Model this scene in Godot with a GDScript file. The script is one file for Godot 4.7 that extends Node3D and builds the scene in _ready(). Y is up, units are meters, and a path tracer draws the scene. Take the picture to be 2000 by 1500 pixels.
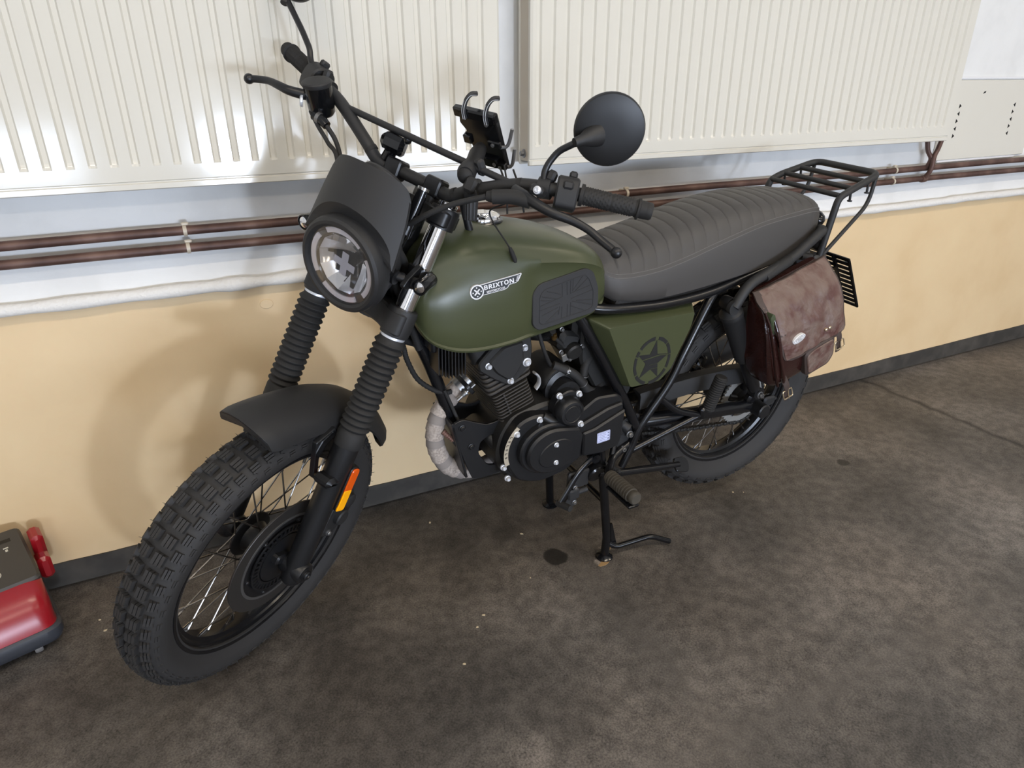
extends Node3D
# A scrambler motorcycle on its centre stand beside a wall with two panel radiators.

class MB:
	var V := PackedVector3Array()
	var N := PackedVector3Array()
	var xf := Transform3D.IDENTITY

	func put(v: PackedVector3Array, n: PackedVector3Array) -> void:
		# closed solids: face every triangle outwards (front faces run clockwise)
		var c := Vector3.ZERO
		for p in v: c += p
		c /= maxf(1.0, v.size())
		var vol := 0.0
		for i in range(0, v.size(), 3):
			vol += (v[i] - c).dot((v[i + 1] - c).cross(v[i + 2] - c))
		if vol > 0.0:
			for i in range(0, v.size(), 3):
				var t := v[i + 1]; v[i + 1] = v[i + 2]; v[i + 2] = t
				var m := n[i + 1]; n[i + 1] = n[i + 2]; n[i + 2] = m
		else:
			for i in n.size(): n[i] = -n[i]
		V.append_array(v); N.append_array(n)

	# rings of equal length; each ring is a closed loop
	func grid(rings: Array, caps := true, loop := false, crease := 38.0) -> void:
		var R := rings.size()
		var n: int = rings[0].size()
		var P: Array = []
		for r in rings:
			var q := PackedVector3Array(); q.resize(n)
			for j in n: q[j] = xf * (r[j] as Vector3)
			P.append(q)
		var Q := R if loop else R - 1
		var F: Array = []
		for i in Q:
			var f := PackedVector3Array(); f.resize(n)
			var a: PackedVector3Array = P[i]
			var b: PackedVector3Array = P[(i + 1) % R]
			for j in n:
				var k := (j + 1) % n
				f[j] = (b[k] - a[j]).cross(b[j] - a[k]).normalized()
			F.append(f)
		var cc := cos(deg_to_rad(crease))
		var v := PackedVector3Array(); var m := PackedVector3Array()
		for i in Q:
			var i2 := (i + 1) % R
			for j in n:
				var j2 := (j + 1) % n
				var f0: Vector3 = F[i][j]
				if f0 == Vector3.ZERO and (P[i][j] as Vector3).is_equal_approx(P[i2][j2]): continue
				var c4: Array[Vector3] = []
				for q in 4:
					var di := 0 if q < 2 else 1
					var dj := 1 if (q == 1 or q == 2) else 0
					var s := f0
					for ii in 2:
						var fi := i + di - ii
						if loop: fi = (fi + Q) % Q
						if fi < 0 or fi >= Q: continue
						for jj in 2:
							var fj := (j + dj - jj + n) % n
							if fi == i and fj == j: continue
							var g: Vector3 = F[fi][fj]
							if g.dot(f0) > cc: s += g
					c4.append(s.normalized())
				var a: Vector3 = P[i][j]; var b: Vector3 = P[i][j2]; var c: Vector3 = P[i2][j2]; var d: Vector3 = P[i2][j]
				if not (a.is_equal_approx(b)):
					v.append(a); v.append(b); v.append(c); m.append(c4[0]); m.append(c4[1]); m.append(c4[2])
				if not (c.is_equal_approx(d)):
					v.append(a); v.append(c); v.append(d); m.append(c4[0]); m.append(c4[2]); m.append(c4[3])
		if caps and not loop:
			for e in 2:
				var r: PackedVector3Array = P[0] if e == 0 else P[R - 1]
				var o := Vector3.ZERO
				for p in r: o += p
				o /= n
				for j in n:
					var j2 := (j + 1) % n
					var p1 := r[j2] if e == 0 else r[j]
					var p2 := r[j] if e == 0 else r[j2]
					var nn := (p1 - o).cross(p2 - o).normalized()
					if nn == Vector3.ZERO: continue
					v.append(o); v.append(p1); v.append(p2); m.append(nn); m.append(nn); m.append(nn)
		put(v, m)

	# outline in the xy plane of t, swept along its z from z0 to z1
	func prism(poly: PackedVector2Array, t: Transform3D, z0: float, z1: float, bev := 0.0) -> void:
		var pg := poly.duplicate()
		var n := pg.size()
		var area := 0.0
		for j in n: area += pg[j].cross(pg[(j + 1) % n])
		if area < 0.0: pg.reverse()
		var ins := pg
		if bev > 0.0:
			ins = PackedVector2Array()
			for j in n:
				var a := pg[(j + n - 1) % n]; var b := pg[j]; var c := pg[(j + 1) % n]
				var d1 := (b - a).normalized(); var d2 := (c - b).normalized()
				var n1 := Vector2(-d1.y, d1.x); var n2 := Vector2(-d2.y, d2.x)
				ins.append(b + (n1 + n2) / maxf(0.5, 1.0 + n1.dot(n2)) * bev)
		var tt := xf * t
		var zdir := tt.basis.z.normalized()
		var levels := [[ins, z0], [pg, z0 + bev], [pg, z1 - bev], [ins, z1]] if bev > 0.0 else [[pg, z0], [pg, z1]]
		var rings: Array = []
		for q in levels:
			var r := PackedVector3Array()
			for p in q[0]: r.append(tt * Vector3(p.x, p.y, q[1]))
			rings.append(r)
		for e in 2:
			var idx := Geometry2D.triangulate_polygon(ins)
			var nn := zdir if e == 1 else -zdir
			var rg: PackedVector3Array = rings[rings.size() - 1] if e == 1 else rings[0]
			for i in range(0, idx.size(), 3):
				var A := rg[idx[i]]; var B := rg[idx[i + 1]]; var C := rg[idx[i + 2]]
				if (B - A).cross(C - A).dot(nn) > 0.0: var s := B; B = C; C = s
				V.append_array(PackedVector3Array([A, B, C])); N.append_array(PackedVector3Array([nn, nn, nn]))
		for i in rings.size() - 1:
			var F := PackedVector3Array()
			for j in n:
				var k := (j + 1) % n
				F.append(((rings[i + 1][k] as Vector3) - (rings[i][j] as Vector3)).cross((rings[i + 1][j] as Vector3) - (rings[i][k] as Vector3)).normalized())
			for j in n:
				var k := (j + 1) % n
				var f0 := F[j]
				var na := f0; var nb := f0
				if F[(j + n - 1) % n].dot(f0) > 0.75: na = (f0 + F[(j + n - 1) % n]).normalized()
				if F[k].dot(f0) > 0.75: nb = (f0 + F[k]).normalized()
				var a: Vector3 = rings[i][j]; var b: Vector3 = rings[i][k]; var c: Vector3 = rings[i + 1][k]; var d: Vector3 = rings[i + 1][j]
				V.append_array(PackedVector3Array([a, c, b, a, d, c])); N.append_array(PackedVector3Array([na, nb, nb, na, na, nb]))

	# profile of (radius, height) about the y axis of t
	func lathe(prof: Array, t: Transform3D, n := 32, closed := false, crease := 38.0, a0 := 0.0, a1 := TAU) -> void:
		var rings: Array = []
		var keep := xf
		xf = xf * t
		for k in n:
			var a := a0 + (a1 - a0) * k / n
			var r := PackedVector3Array()
			for p in prof: r.append(Vector3(p[0] * cos(a), p[1], p[0] * sin(a)))
			rings.append(r)
		if closed:
			grid(rings, false, true, crease)
		else:
			# loops around the axis, so that the ends can be capped
			var loops: Array = []
			for j in prof.size():
				var r := PackedVector3Array()
				for k in n: r.append(rings[k][j])
				loops.append(r)
			grid(loops, true, false, crease)
		xf = keep

	func tube(path: Array, rad, n := 12, flat := 1.0, ref := Vector3.ZERO, loop := false) -> void:
		var K := path.size()
		var rings: Array = []
		var u := Vector3.ZERO
		for i in K:
			var a: Vector3 = path[maxi(i - 1, 0)] if not loop else path[(i + K - 1) % K]
			var b: Vector3 = path[mini(i + 1, K - 1)] if not loop else path[(i + 1) % K]
			var d := (b - a).normalized()
			if i == 0:
				u = ref if ref != Vector3.ZERO else (Vector3.UP if absf(d.y) < 0.9 else Vector3.RIGHT)
			u = (u - d * u.dot(d)).normalized()
			var w := d.cross(u)
			var r: float = rad[i] if rad is Array else rad
			var q := PackedVector3Array()
			for k in n:
				var t := TAU * k / n
				q.append((path[i] as Vector3) + u * cos(t) * r + w * sin(t) * r * flat)
			rings.append(q)
		grid(rings, true, loop, 40.0)

	func rod(a: Vector3, b: Vector3, r: float, n := 10) -> void:
		tube([a, b], r, n)

	func box(c: Vector3, s: Vector3, bev := 0.0, bas := Basis.IDENTITY) -> void:
		var h := s * 0.5
		var p := PackedVector2Array([Vector2(-h.x, -h.y), Vector2(h.x, -h.y), Vector2(h.x, h.y), Vector2(-h.x, h.y)])
		if bev > 0.0:
			var q := bev
			p = PackedVector2Array([Vector2(-h.x + q, -h.y), Vector2(h.x - q, -h.y), Vector2(h.x, -h.y + q), Vector2(h.x, h.y - q), Vector2(h.x - q, h.y), Vector2(-h.x + q, h.y), Vector2(-h.x, h.y - q), Vector2(-h.x, -h.y + q)])
		prism(p, Transform3D(bas, c), -h.z, h.z, bev)

	func ball(c: Vector3, s: Vector3, n := 16, bas := Basis.IDENTITY) -> void:
		var prof: Array = []
		for i in 9:
			var a := -PI / 2 + PI * i / 8.0
			prof.append([maxf(cos(a), 0.0), sin(a)])
		lathe(prof, Transform3D(bas * Basis.from_scale(s), c), n)

	func made() -> ArrayMesh:
		var arr: Array = []
		arr.resize(Mesh.ARRAY_MAX)
		arr[Mesh.ARRAY_VERTEX] = V
		arr[Mesh.ARRAY_NORMAL] = N
		var am := ArrayMesh.new()
		am.add_surface_from_arrays(Mesh.PRIMITIVE_TRIANGLES, arr)
		return am

# ---- path and outline helpers
func spline(pts: Array, per := 6, loop := false) -> Array:
	var out: Array = []
	var n := pts.size()
	var segs := n if loop else n - 1
	for i in segs:
		var p1 = pts[i]
		var p2 = pts[(i + 1) % n]
		var p0 = pts[(i + n - 1) % n] if loop else (pts[i - 1] if i > 0 else p1 * 2 - p2)
		var p3 = pts[(i + 2) % n] if loop else (pts[i + 2] if i + 2 < n else p2 * 2 - p1)
		for k in per:
			var t := float(k) / per
			out.append(0.5 * ((2.0 * p1) + (p2 - p0) * t + (2.0 * p0 - 5.0 * p1 + 4.0 * p2 - p3) * t * t + (3.0 * p1 - p0 - 3.0 * p2 + p3) * t * t * t))
	if not loop: out.append(pts[n - 1])
	return out

func fillet(pts: Array, r: float, seg := 5, loop := false) -> Array:
	var out: Array = []
	var n := pts.size()
	for i in n:
		if not loop and (i == 0 or i == n - 1): out.append(pts[i]); continue
		var p = pts[i]
		var a = pts[(i + n - 1) % n] - p
		var b = pts[(i + 1) % n] - p
		var d := minf(r, minf(a.length(), b.length()) * 0.45)
		var s = p + a.normalized() * d
		var e = p + b.normalized() * d
		for k in seg + 1:
			var t := float(k) / seg
			out.append(s * (1 - t) * (1 - t) + p * 2.0 * t * (1 - t) + e * t * t)
	return out

func p2(a: Array) -> PackedVector2Array:
	var o := PackedVector2Array()
	for p in a: o.append(p)
	return o

func outline(flat: Array, r := 0.0) -> PackedVector2Array:
	var a: Array = []
	for i in range(0, flat.size(), 2): a.append(Vector2(flat[i], flat[i + 1]))
	return p2(fillet(a, r, 4, true)) if r > 0.0 else p2(a)

func disk(c: Vector2, rx: float, ry: float, n := 28) -> PackedVector2Array:
	var o := PackedVector2Array()
	for k in n: o.append(c + Vector2(cos(TAU * k / n) * rx, sin(TAU * k / n) * ry))
	return o

func along(o: Vector3, axis: Vector3, side := Vector3.ZERO) -> Transform3D:   # y runs along the axis
	var y := axis.normalized()
	var x := side if side != Vector3.ZERO else (Vector3.RIGHT if absf(y.x) < 0.8 else Vector3.FORWARD)
	x = (x - y * x.dot(y)).normalized()
	return Transform3D(Basis(x, y, x.cross(y)), o)

# ---- naming, labels, materials
var used := {}
func numbered(called: String) -> String:
	if not used.has(called): used[called] = 0; return called
	used[called] += 1
	return "%s_%03d" % [called, used[called]]

func thing(called: String, label: String, category: String, at := Transform3D.IDENTITY, group := "") -> Node3D:
	var o := Node3D.new(); o.name = numbered(called); add_child(o); o.transform = at
	o.set_meta("label", label); o.set_meta("category", category)
	if group: o.set_meta("group", group)
	return o

func hold(called: String, parent: Node, at := Transform3D.IDENTITY) -> Node3D:
	var o := Node3D.new(); o.name = called; o.transform = at; parent.add_child(o, true); return o

func put(called: String, mb: MB, m: Material, parent: Node = null) -> MeshInstance3D:
	return putm(called, mb.made(), m, parent)

func putm(called: String, mesh: Mesh, m: Material, parent: Node = null) -> MeshInstance3D:
	var o := MeshInstance3D.new(); o.mesh = mesh; o.material_override = m
	o.name = called if parent else numbered(called)
	o.cast_shadow = GeometryInstance3D.SHADOW_CASTING_SETTING_ON
	(parent if parent else self).add_child(o, true)
	return o

func tag(o: Node, label: String, category: String, group := "") -> void:
	o.set_meta("label", label); o.set_meta("category", category)
	if group: o.set_meta("group", group)

func struct(called: String, mb: MB, m: Material) -> MeshInstance3D:
	var o := put(called, mb, m); o.set_meta("kind", "structure"); return o

func paint(c: Color, rough := 0.5, metal := 0.0, spec := 0.5) -> StandardMaterial3D:
	var m := StandardMaterial3D.new()
	m.albedo_color = c; m.roughness = rough; m.metallic = metal; m.metallic_specular = spec
	return m

func noise(seed_: int, freq: float, oct := 4, kind := FastNoiseLite.TYPE_SIMPLEX_SMOOTH) -> FastNoiseLite:
	var f := FastNoiseLite.new(); f.seed = seed_; f.frequency = freq; f.noise_type = kind
	f.fractal_octaves = oct; f.fractal_type = FastNoiseLite.FRACTAL_FBM if oct > 1 else FastNoiseLite.FRACTAL_NONE
	return f

func ntex(f: FastNoiseLite, size: int, cols: Array, offs: Array, normal := false, bump := 1.0) -> NoiseTexture2D:
	var t := NoiseTexture2D.new(); t.width = size; t.height = size; t.seamless = true; t.noise = f
	t.as_normal_map = normal; t.bump_strength = bump
	if not normal:
		var g := Gradient.new(); g.offsets = PackedFloat32Array(offs); g.colors = PackedColorArray(cols); t.color_ramp = g
	return t

func tri(m: StandardMaterial3D, scale: float, world := false) -> StandardMaterial3D:
	m.uv1_triplanar = true; m.uv1_world_triplanar = world; m.uv1_scale = Vector3.ONE * scale
	return m

func grain(m: StandardMaterial3D, f: FastNoiseLite, scale: float, bump: float, size := 256) -> StandardMaterial3D:
	m.normal_enabled = true; m.normal_texture = ntex(f, size, [], [], true, bump); m.normal_scale = 0.6
	return tri(m, scale)

var M := {}

const LAMPS := [Vector2(-0.9, 0.5), Vector2(1.4, 0.5), Vector2(3.9, 0.5), Vector2(-0.9, 3.0), Vector2(1.4, 3.0), Vector2(3.9, 3.0)]
const LAMP_E := 1.75
const LAMP_GLOW := 5.0
const DOOR_E := 8.5
const DOOR_GLOW := 3.0

func _ready() -> void:
	var cam := Camera3D.new(); cam.name = "camera"; add_child(cam)
	cam.transform = Transform3D(Basis(Vector3(0.89938, -0.00475, 0.43714), Vector3(0.18312, 0.91208, -0.36685), Vector3(-0.39696, 0.40999, 0.82118)).orthonormalized(), Vector3(0, 1.1965, 0))
	cam.fov = 59.453; cam.near = 0.02; cam.current = true
	var env := Environment.new()
	env.background_mode = Environment.BG_SKY
	var sky := Sky.new(); var ps := ProceduralSkyMaterial.new(); ps.sky_top_color = Color(0.45, 0.6, 0.85); ps.sky_horizon_color = Color(0.8, 0.86, 0.92); sky.sky_material = ps
	env.sky = sky
	env.tonemap_mode = Environment.TONE_MAPPER_LINEAR
	env.tonemap_exposure = 1.24
	env.sdfgi_enabled = true; env.ssao_enabled = true; env.ssil_enabled = true
	var we := WorldEnvironment.new(); we.name = "world"; we.environment = env; add_child(we)
	# daylight from the low glazed opening opposite the wall
	for d in [[Vector3(1.975, 0.42, 4.94), Vector2(3.1, 0.76), DOOR_E], [Vector3(-1.525, 0.42, 4.94), Vector2(1.4, 0.76), 3.0], [Vector3(0.62, 0.45, 4.93), Vector2(0.3, 0.3), 7.0]]:
		var dl := AreaLight3D.new(); dl.name = "daylight"; dl.area_size = d[1]; dl.light_color = Color(0.87, 0.92, 1.0); dl.light_energy = d[2]
		dl.shadow_enabled = true; dl.position = d[0]; dl.area_range = 14.0; dl.area_attenuation = 2.0
		add_child(dl, true)
	materials()
	room()
	wall_things()
	motorcycle()
	saddlebag()
	machine()
	litter()

func materials() -> void:
	var soft := noise(3, 0.06, 3)
	M.plastic = grain(paint(Color(0.135, 0.135, 0.138), 0.56), noise(5, 0.35, 2), 22.0, 1.2)
	M.black = paint(Color(0.085, 0.087, 0.095), 0.38)
	M.mirror_back = paint(Color(0.055, 0.055, 0.058), 0.42)
	M.gloss = paint(Color(0.06, 0.062, 0.07), 0.16)
	M.frame = paint(Color(0.07, 0.072, 0.082), 0.24)
	M.rubber = paint(Color(0.125, 0.122, 0.12), 0.72)
	M.tyre = grain(paint(Color(0.165, 0.16, 0.158), 0.7), noise(8, 0.3, 3), 16.0, 2.0)
	M.chrome = paint(Color(0.92, 0.92, 0.93), 0.07, 1.0)
	M.spoke = paint(Color(0.62, 0.61, 0.6), 0.25, 1.0)
	M.zinc = paint(Color(0.86, 0.87, 0.89), 0.35, 0.45)
	M.steel = paint(Color(0.55, 0.55, 0.55), 0.38, 0.85)
	M.disc = paint(Color(0.3, 0.29, 0.28), 0.42, 0.7)
	M.olive = grain(paint(Color(0.258, 0.276, 0.182), 0.33), noise(4, 0.5, 2), 30.0, 0.25)
	M.pad = paint(Color(0.165, 0.165, 0.17), 0.62)
	M.seat = grain(paint(Color(0.262, 0.252, 0.243), 0.55), noise(6, 0.45, 2, FastNoiseLite.TYPE_CELLULAR), 45.0, 1.4)
	M.stitch = paint(Color(0.42, 0.41, 0.4), 0.7)
	M.engine = grain(paint(Color(0.12, 0.118, 0.115), 0.46), noise(12, 0.3, 3), 14.0, 1.0)
	M.fins = paint(Color(0.215, 0.205, 0.195), 0.55)
	M.white = paint(Color(0.9, 0.9, 0.91), 0.45)
	M.star = paint(Color(0.1, 0.1, 0.1), 0.5)
	var lt := paint(Color(1, 1, 1), 0.5)
	lt.albedo_texture = ntex(noise(21, 0.007, 3), 512, [Color(0.33, 0.21, 0.185), Color(0.405, 0.325, 0.29), Color(0.435, 0.365, 0.33)], [0.2, 0.5, 0.8])
	lt.normal_enabled = true; lt.normal_texture = ntex(noise(22, 0.04, 4), 256, [], [], true, 3.0)
	M.leather = tri(lt, 5.0)
	M.leather_dark = grain(paint(Color(0.18, 0.095, 0.085), 0.15), noise(23, 0.06, 3), 9.0, 1.6)
	M.leather_edge = grain(paint(Color(0.25, 0.20, 0.18), 0.6), noise(24, 0.1, 3), 12.0, 1.6)
	M.brass = paint(Color(0.85, 0.78, 0.66), 0.3, 0.9)
	var wr := paint(Color(1, 1, 1), 0.85)
	wr.albedo_texture = ntex(noise(31, 0.02, 3), 256, [Color(0.60, 0.56, 0.53), Color(0.70, 0.655, 0.62), Color(0.77, 0.73, 0.69)], [0.2, 0.5, 0.85])
	wr.normal_enabled = true; wr.normal_texture = ntex(noise(32, 0.6, 1, FastNoiseLite.TYPE_CELLULAR), 256, [], [], true, 4.0)
	M.wrap = tri(wr, 26.0)
	M.wrap_dark = grain(paint(Color(0.55, 0.52, 0.50), 0.85), noise(33, 0.6, 1, FastNoiseLite.TYPE_CELLULAR), 26.0, 3.0)
	M.amber = paint(Color(0.85, 0.33, 0.04), 0.2)
	M.amber_bright = paint(Color(1.0, 0.68, 0.03), 0.15)
	# room
	M.white_wall = paint(Color(1, 1, 1), 0.6)
	M.white_wall.albedo_texture = ntex(noise(41, 0.01, 5), 512, [Color(0.88, 0.88, 0.872), Color(0.90, 0.90, 0.892), Color(0.91, 0.91, 0.902)], [0.2, 0.5, 0.9])
	tri(M.white_wall, 0.9, true)
	M.cream = paint(Color(1, 1, 1), 0.5)
	M.cream.albedo_texture = ntex(noise(43, 0.008, 5), 512, [Color(0.865, 0.755, 0.585), Color(0.885, 0.78, 0.615), Color(0.895, 0.795, 0.63)], [0.15, 0.5, 0.9])
	tri(M.cream, 0.7, true)
	M.radiator = paint(Color(0.85, 0.835, 0.79), 0.11)
	M.radiator_side = paint(Color(0.78, 0.74, 0.67), 0.35)
	M.copper = paint(Color(1, 1, 1), 0.5, 0.25)
	M.copper.albedo_texture = ntex(noise(47, 0.01, 4), 256, [Color(0.27, 0.19, 0.165), Color(0.36, 0.265, 0.235), Color(0.45, 0.35, 0.31)], [0.2, 0.55, 0.9])
	tri(M.copper, 3.0)
	M.lagging = grain(paint(Color(0.9, 0.89, 0.87), 0.7), soft, 6.0, 4.0)
	M.skirt = paint(Color(1, 1, 1), 0.75)
	M.skirt.albedo_texture = ntex(noise(51, 0.02, 4), 256, [Color(0.205, 0.195, 0.18), Color(0.255, 0.24, 0.22), Color(0.30, 0.285, 0.262)], [0.2, 0.5, 0.85])
	tri(M.skirt, 1.6, true)
	M.red = paint(Color(0.58, 0.075, 0.115), 0.3)
	M.red.clearcoat_enabled = true; M.red.clearcoat = 0.5; M.red.clearcoat_roughness = 0.2
	M.dark_panel = paint(Color(0.25, 0.235, 0.215), 0.5)
	M.bumper = paint(Color(0.21, 0.22, 0.245), 0.5)
	M.hole = paint(Color(0.05, 0.045, 0.04), 0.9)

# fine asphalt grain, hair cracks and pores
func floor_grain() -> Array:
	var S := 1536
	var g := noise(61, 0.16, 3).get_seamless_image(S, S).get_data()
	var g2 := noise(62, 0.02, 3).get_seamless_image(S, S).get_data()
	var c := noise(63, 0.065, 1, FastNoiseLite.TYPE_CELLULAR)
	c.cellular_return_type = FastNoiseLite.RETURN_DISTANCE2_SUB
	c.domain_warp_enabled = true; c.domain_warp_amplitude = 12.0; c.domain_warp_frequency = 0.06
	var cr := c.get_seamless_image(S, S).get_data()
	var p := noise(64, 0.075, 1, FastNoiseLite.TYPE_CELLULAR)
	p.cellular_return_type = FastNoiseLite.RETURN_DISTANCE
	var po := p.get_seamless_image(S, S).get_data()
	var w := noise(65, 0.006, 2).get_seamless_image(S, S).get_data()
	var rng := RandomNumberGenerator.new(); rng.seed = 9
	var d := PackedByteArray(); d.resize(S * S)
	var h := PackedByteArray(); h.resize(S * S)
	for i in S * S:
		var v := 214.0 + (g[i] - 128) * 0.42 + (g2[i] - 128) * 0.3 + (rng.randi() & 31) - 16
		var e := 150.0 + (g[i] - 128) * 0.5
		var mask := w[i] - 118
		if mask > 0 and cr[i] < 20: v -= (20 - cr[i]) * minf(mask, 36.0) * 0.06; e -= (20 - cr[i]) * 3.0
		if po[i] < 22: v -= (22 - po[i]) * 5.5; e -= (16 - po[i]) * 5.0
		elif po[i] > 205: v += (po[i] - 205) * 0.9
		d[i] = clampi(int(v), 12, 255); h[i] = clampi(int(e), 0, 255)
	var im := Image.create_from_data(S, S, false, Image.FORMAT_L8, d)
	var hm := Image.create_from_data(S, S, false, Image.FORMAT_L8, h)
	hm.convert(Image.FORMAT_RGB8)
	hm.bump_map_to_normal_map(3.0)
	im.convert(Image.FORMAT_RGB8)
	im.generate_mipmaps()
	return [ImageTexture.create_from_image(im), ImageTexture.create_from_image(hm)]

# stains and wear of the floor, 6 m by 3 m from (-1.2, -1.8)
func floor_stains() -> ImageTexture:
	var W := 1536; var H := 768
	var a := noise(71, 0.006, 5); var b := noise(72, 0.018, 4); var t := noise(73, 0.004, 3)
	var im := Image.create(W, H, false, Image.FORMAT_RGB8)
	var nz := noise(74, 0.05, 3)
	# x, z, radius, strength (negative darkens)
	var spots := [[0.758, -1.298, 0.034, -0.62], [0.678, -1.455, 0.055, -0.28], [0.52, -1.48, 0.07, -0.16], [0.56, -1.40, 0.08, -0.12], [1.888, -1.30, 0.022, -0.45], [1.93, -1.27, 0.06, -0.16],
		[0.855, -1.225, 0.016, 0.55], [0.895, -1.27, 0.014, 0.5], [0.80, -1.505, 0.03, 0.18], [1.37, -1.30, 0.13, -0.12], [0.43, -0.80, 0.05, 0.22], [1.3, -1.28, 0.05, 0.12],
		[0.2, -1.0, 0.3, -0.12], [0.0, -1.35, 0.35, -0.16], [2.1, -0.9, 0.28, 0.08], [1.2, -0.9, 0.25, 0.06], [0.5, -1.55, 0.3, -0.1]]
	for y in H:
		var z := -1.8 + (y + 0.5) / 256.0
		for x in W:
			var wx := -1.2 + (x + 0.5) / 256.0
			var v := 0.5 + a.get_noise_2d(x, y) * 0.16 + b.get_noise_2d(x, y) * 0.05
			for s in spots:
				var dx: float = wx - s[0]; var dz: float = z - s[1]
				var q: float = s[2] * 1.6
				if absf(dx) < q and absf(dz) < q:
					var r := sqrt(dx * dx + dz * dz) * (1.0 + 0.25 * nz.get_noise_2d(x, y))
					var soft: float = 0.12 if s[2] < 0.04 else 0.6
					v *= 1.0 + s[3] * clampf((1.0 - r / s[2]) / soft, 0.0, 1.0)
			# joint between two slabs
			var j := absf(wx - 2.55 + 0.012 * nz.get_noise_1d(y * 0.7))
			if j < 0.009: v *= 0.62
			elif j < 0.02: v *= 0.88
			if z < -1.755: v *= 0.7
			var k := t.get_noise_2d(x, y) * 0.02
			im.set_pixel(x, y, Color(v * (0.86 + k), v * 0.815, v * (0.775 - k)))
	im.generate_mipmaps()
	return ImageTexture.create_from_image(im)

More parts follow.
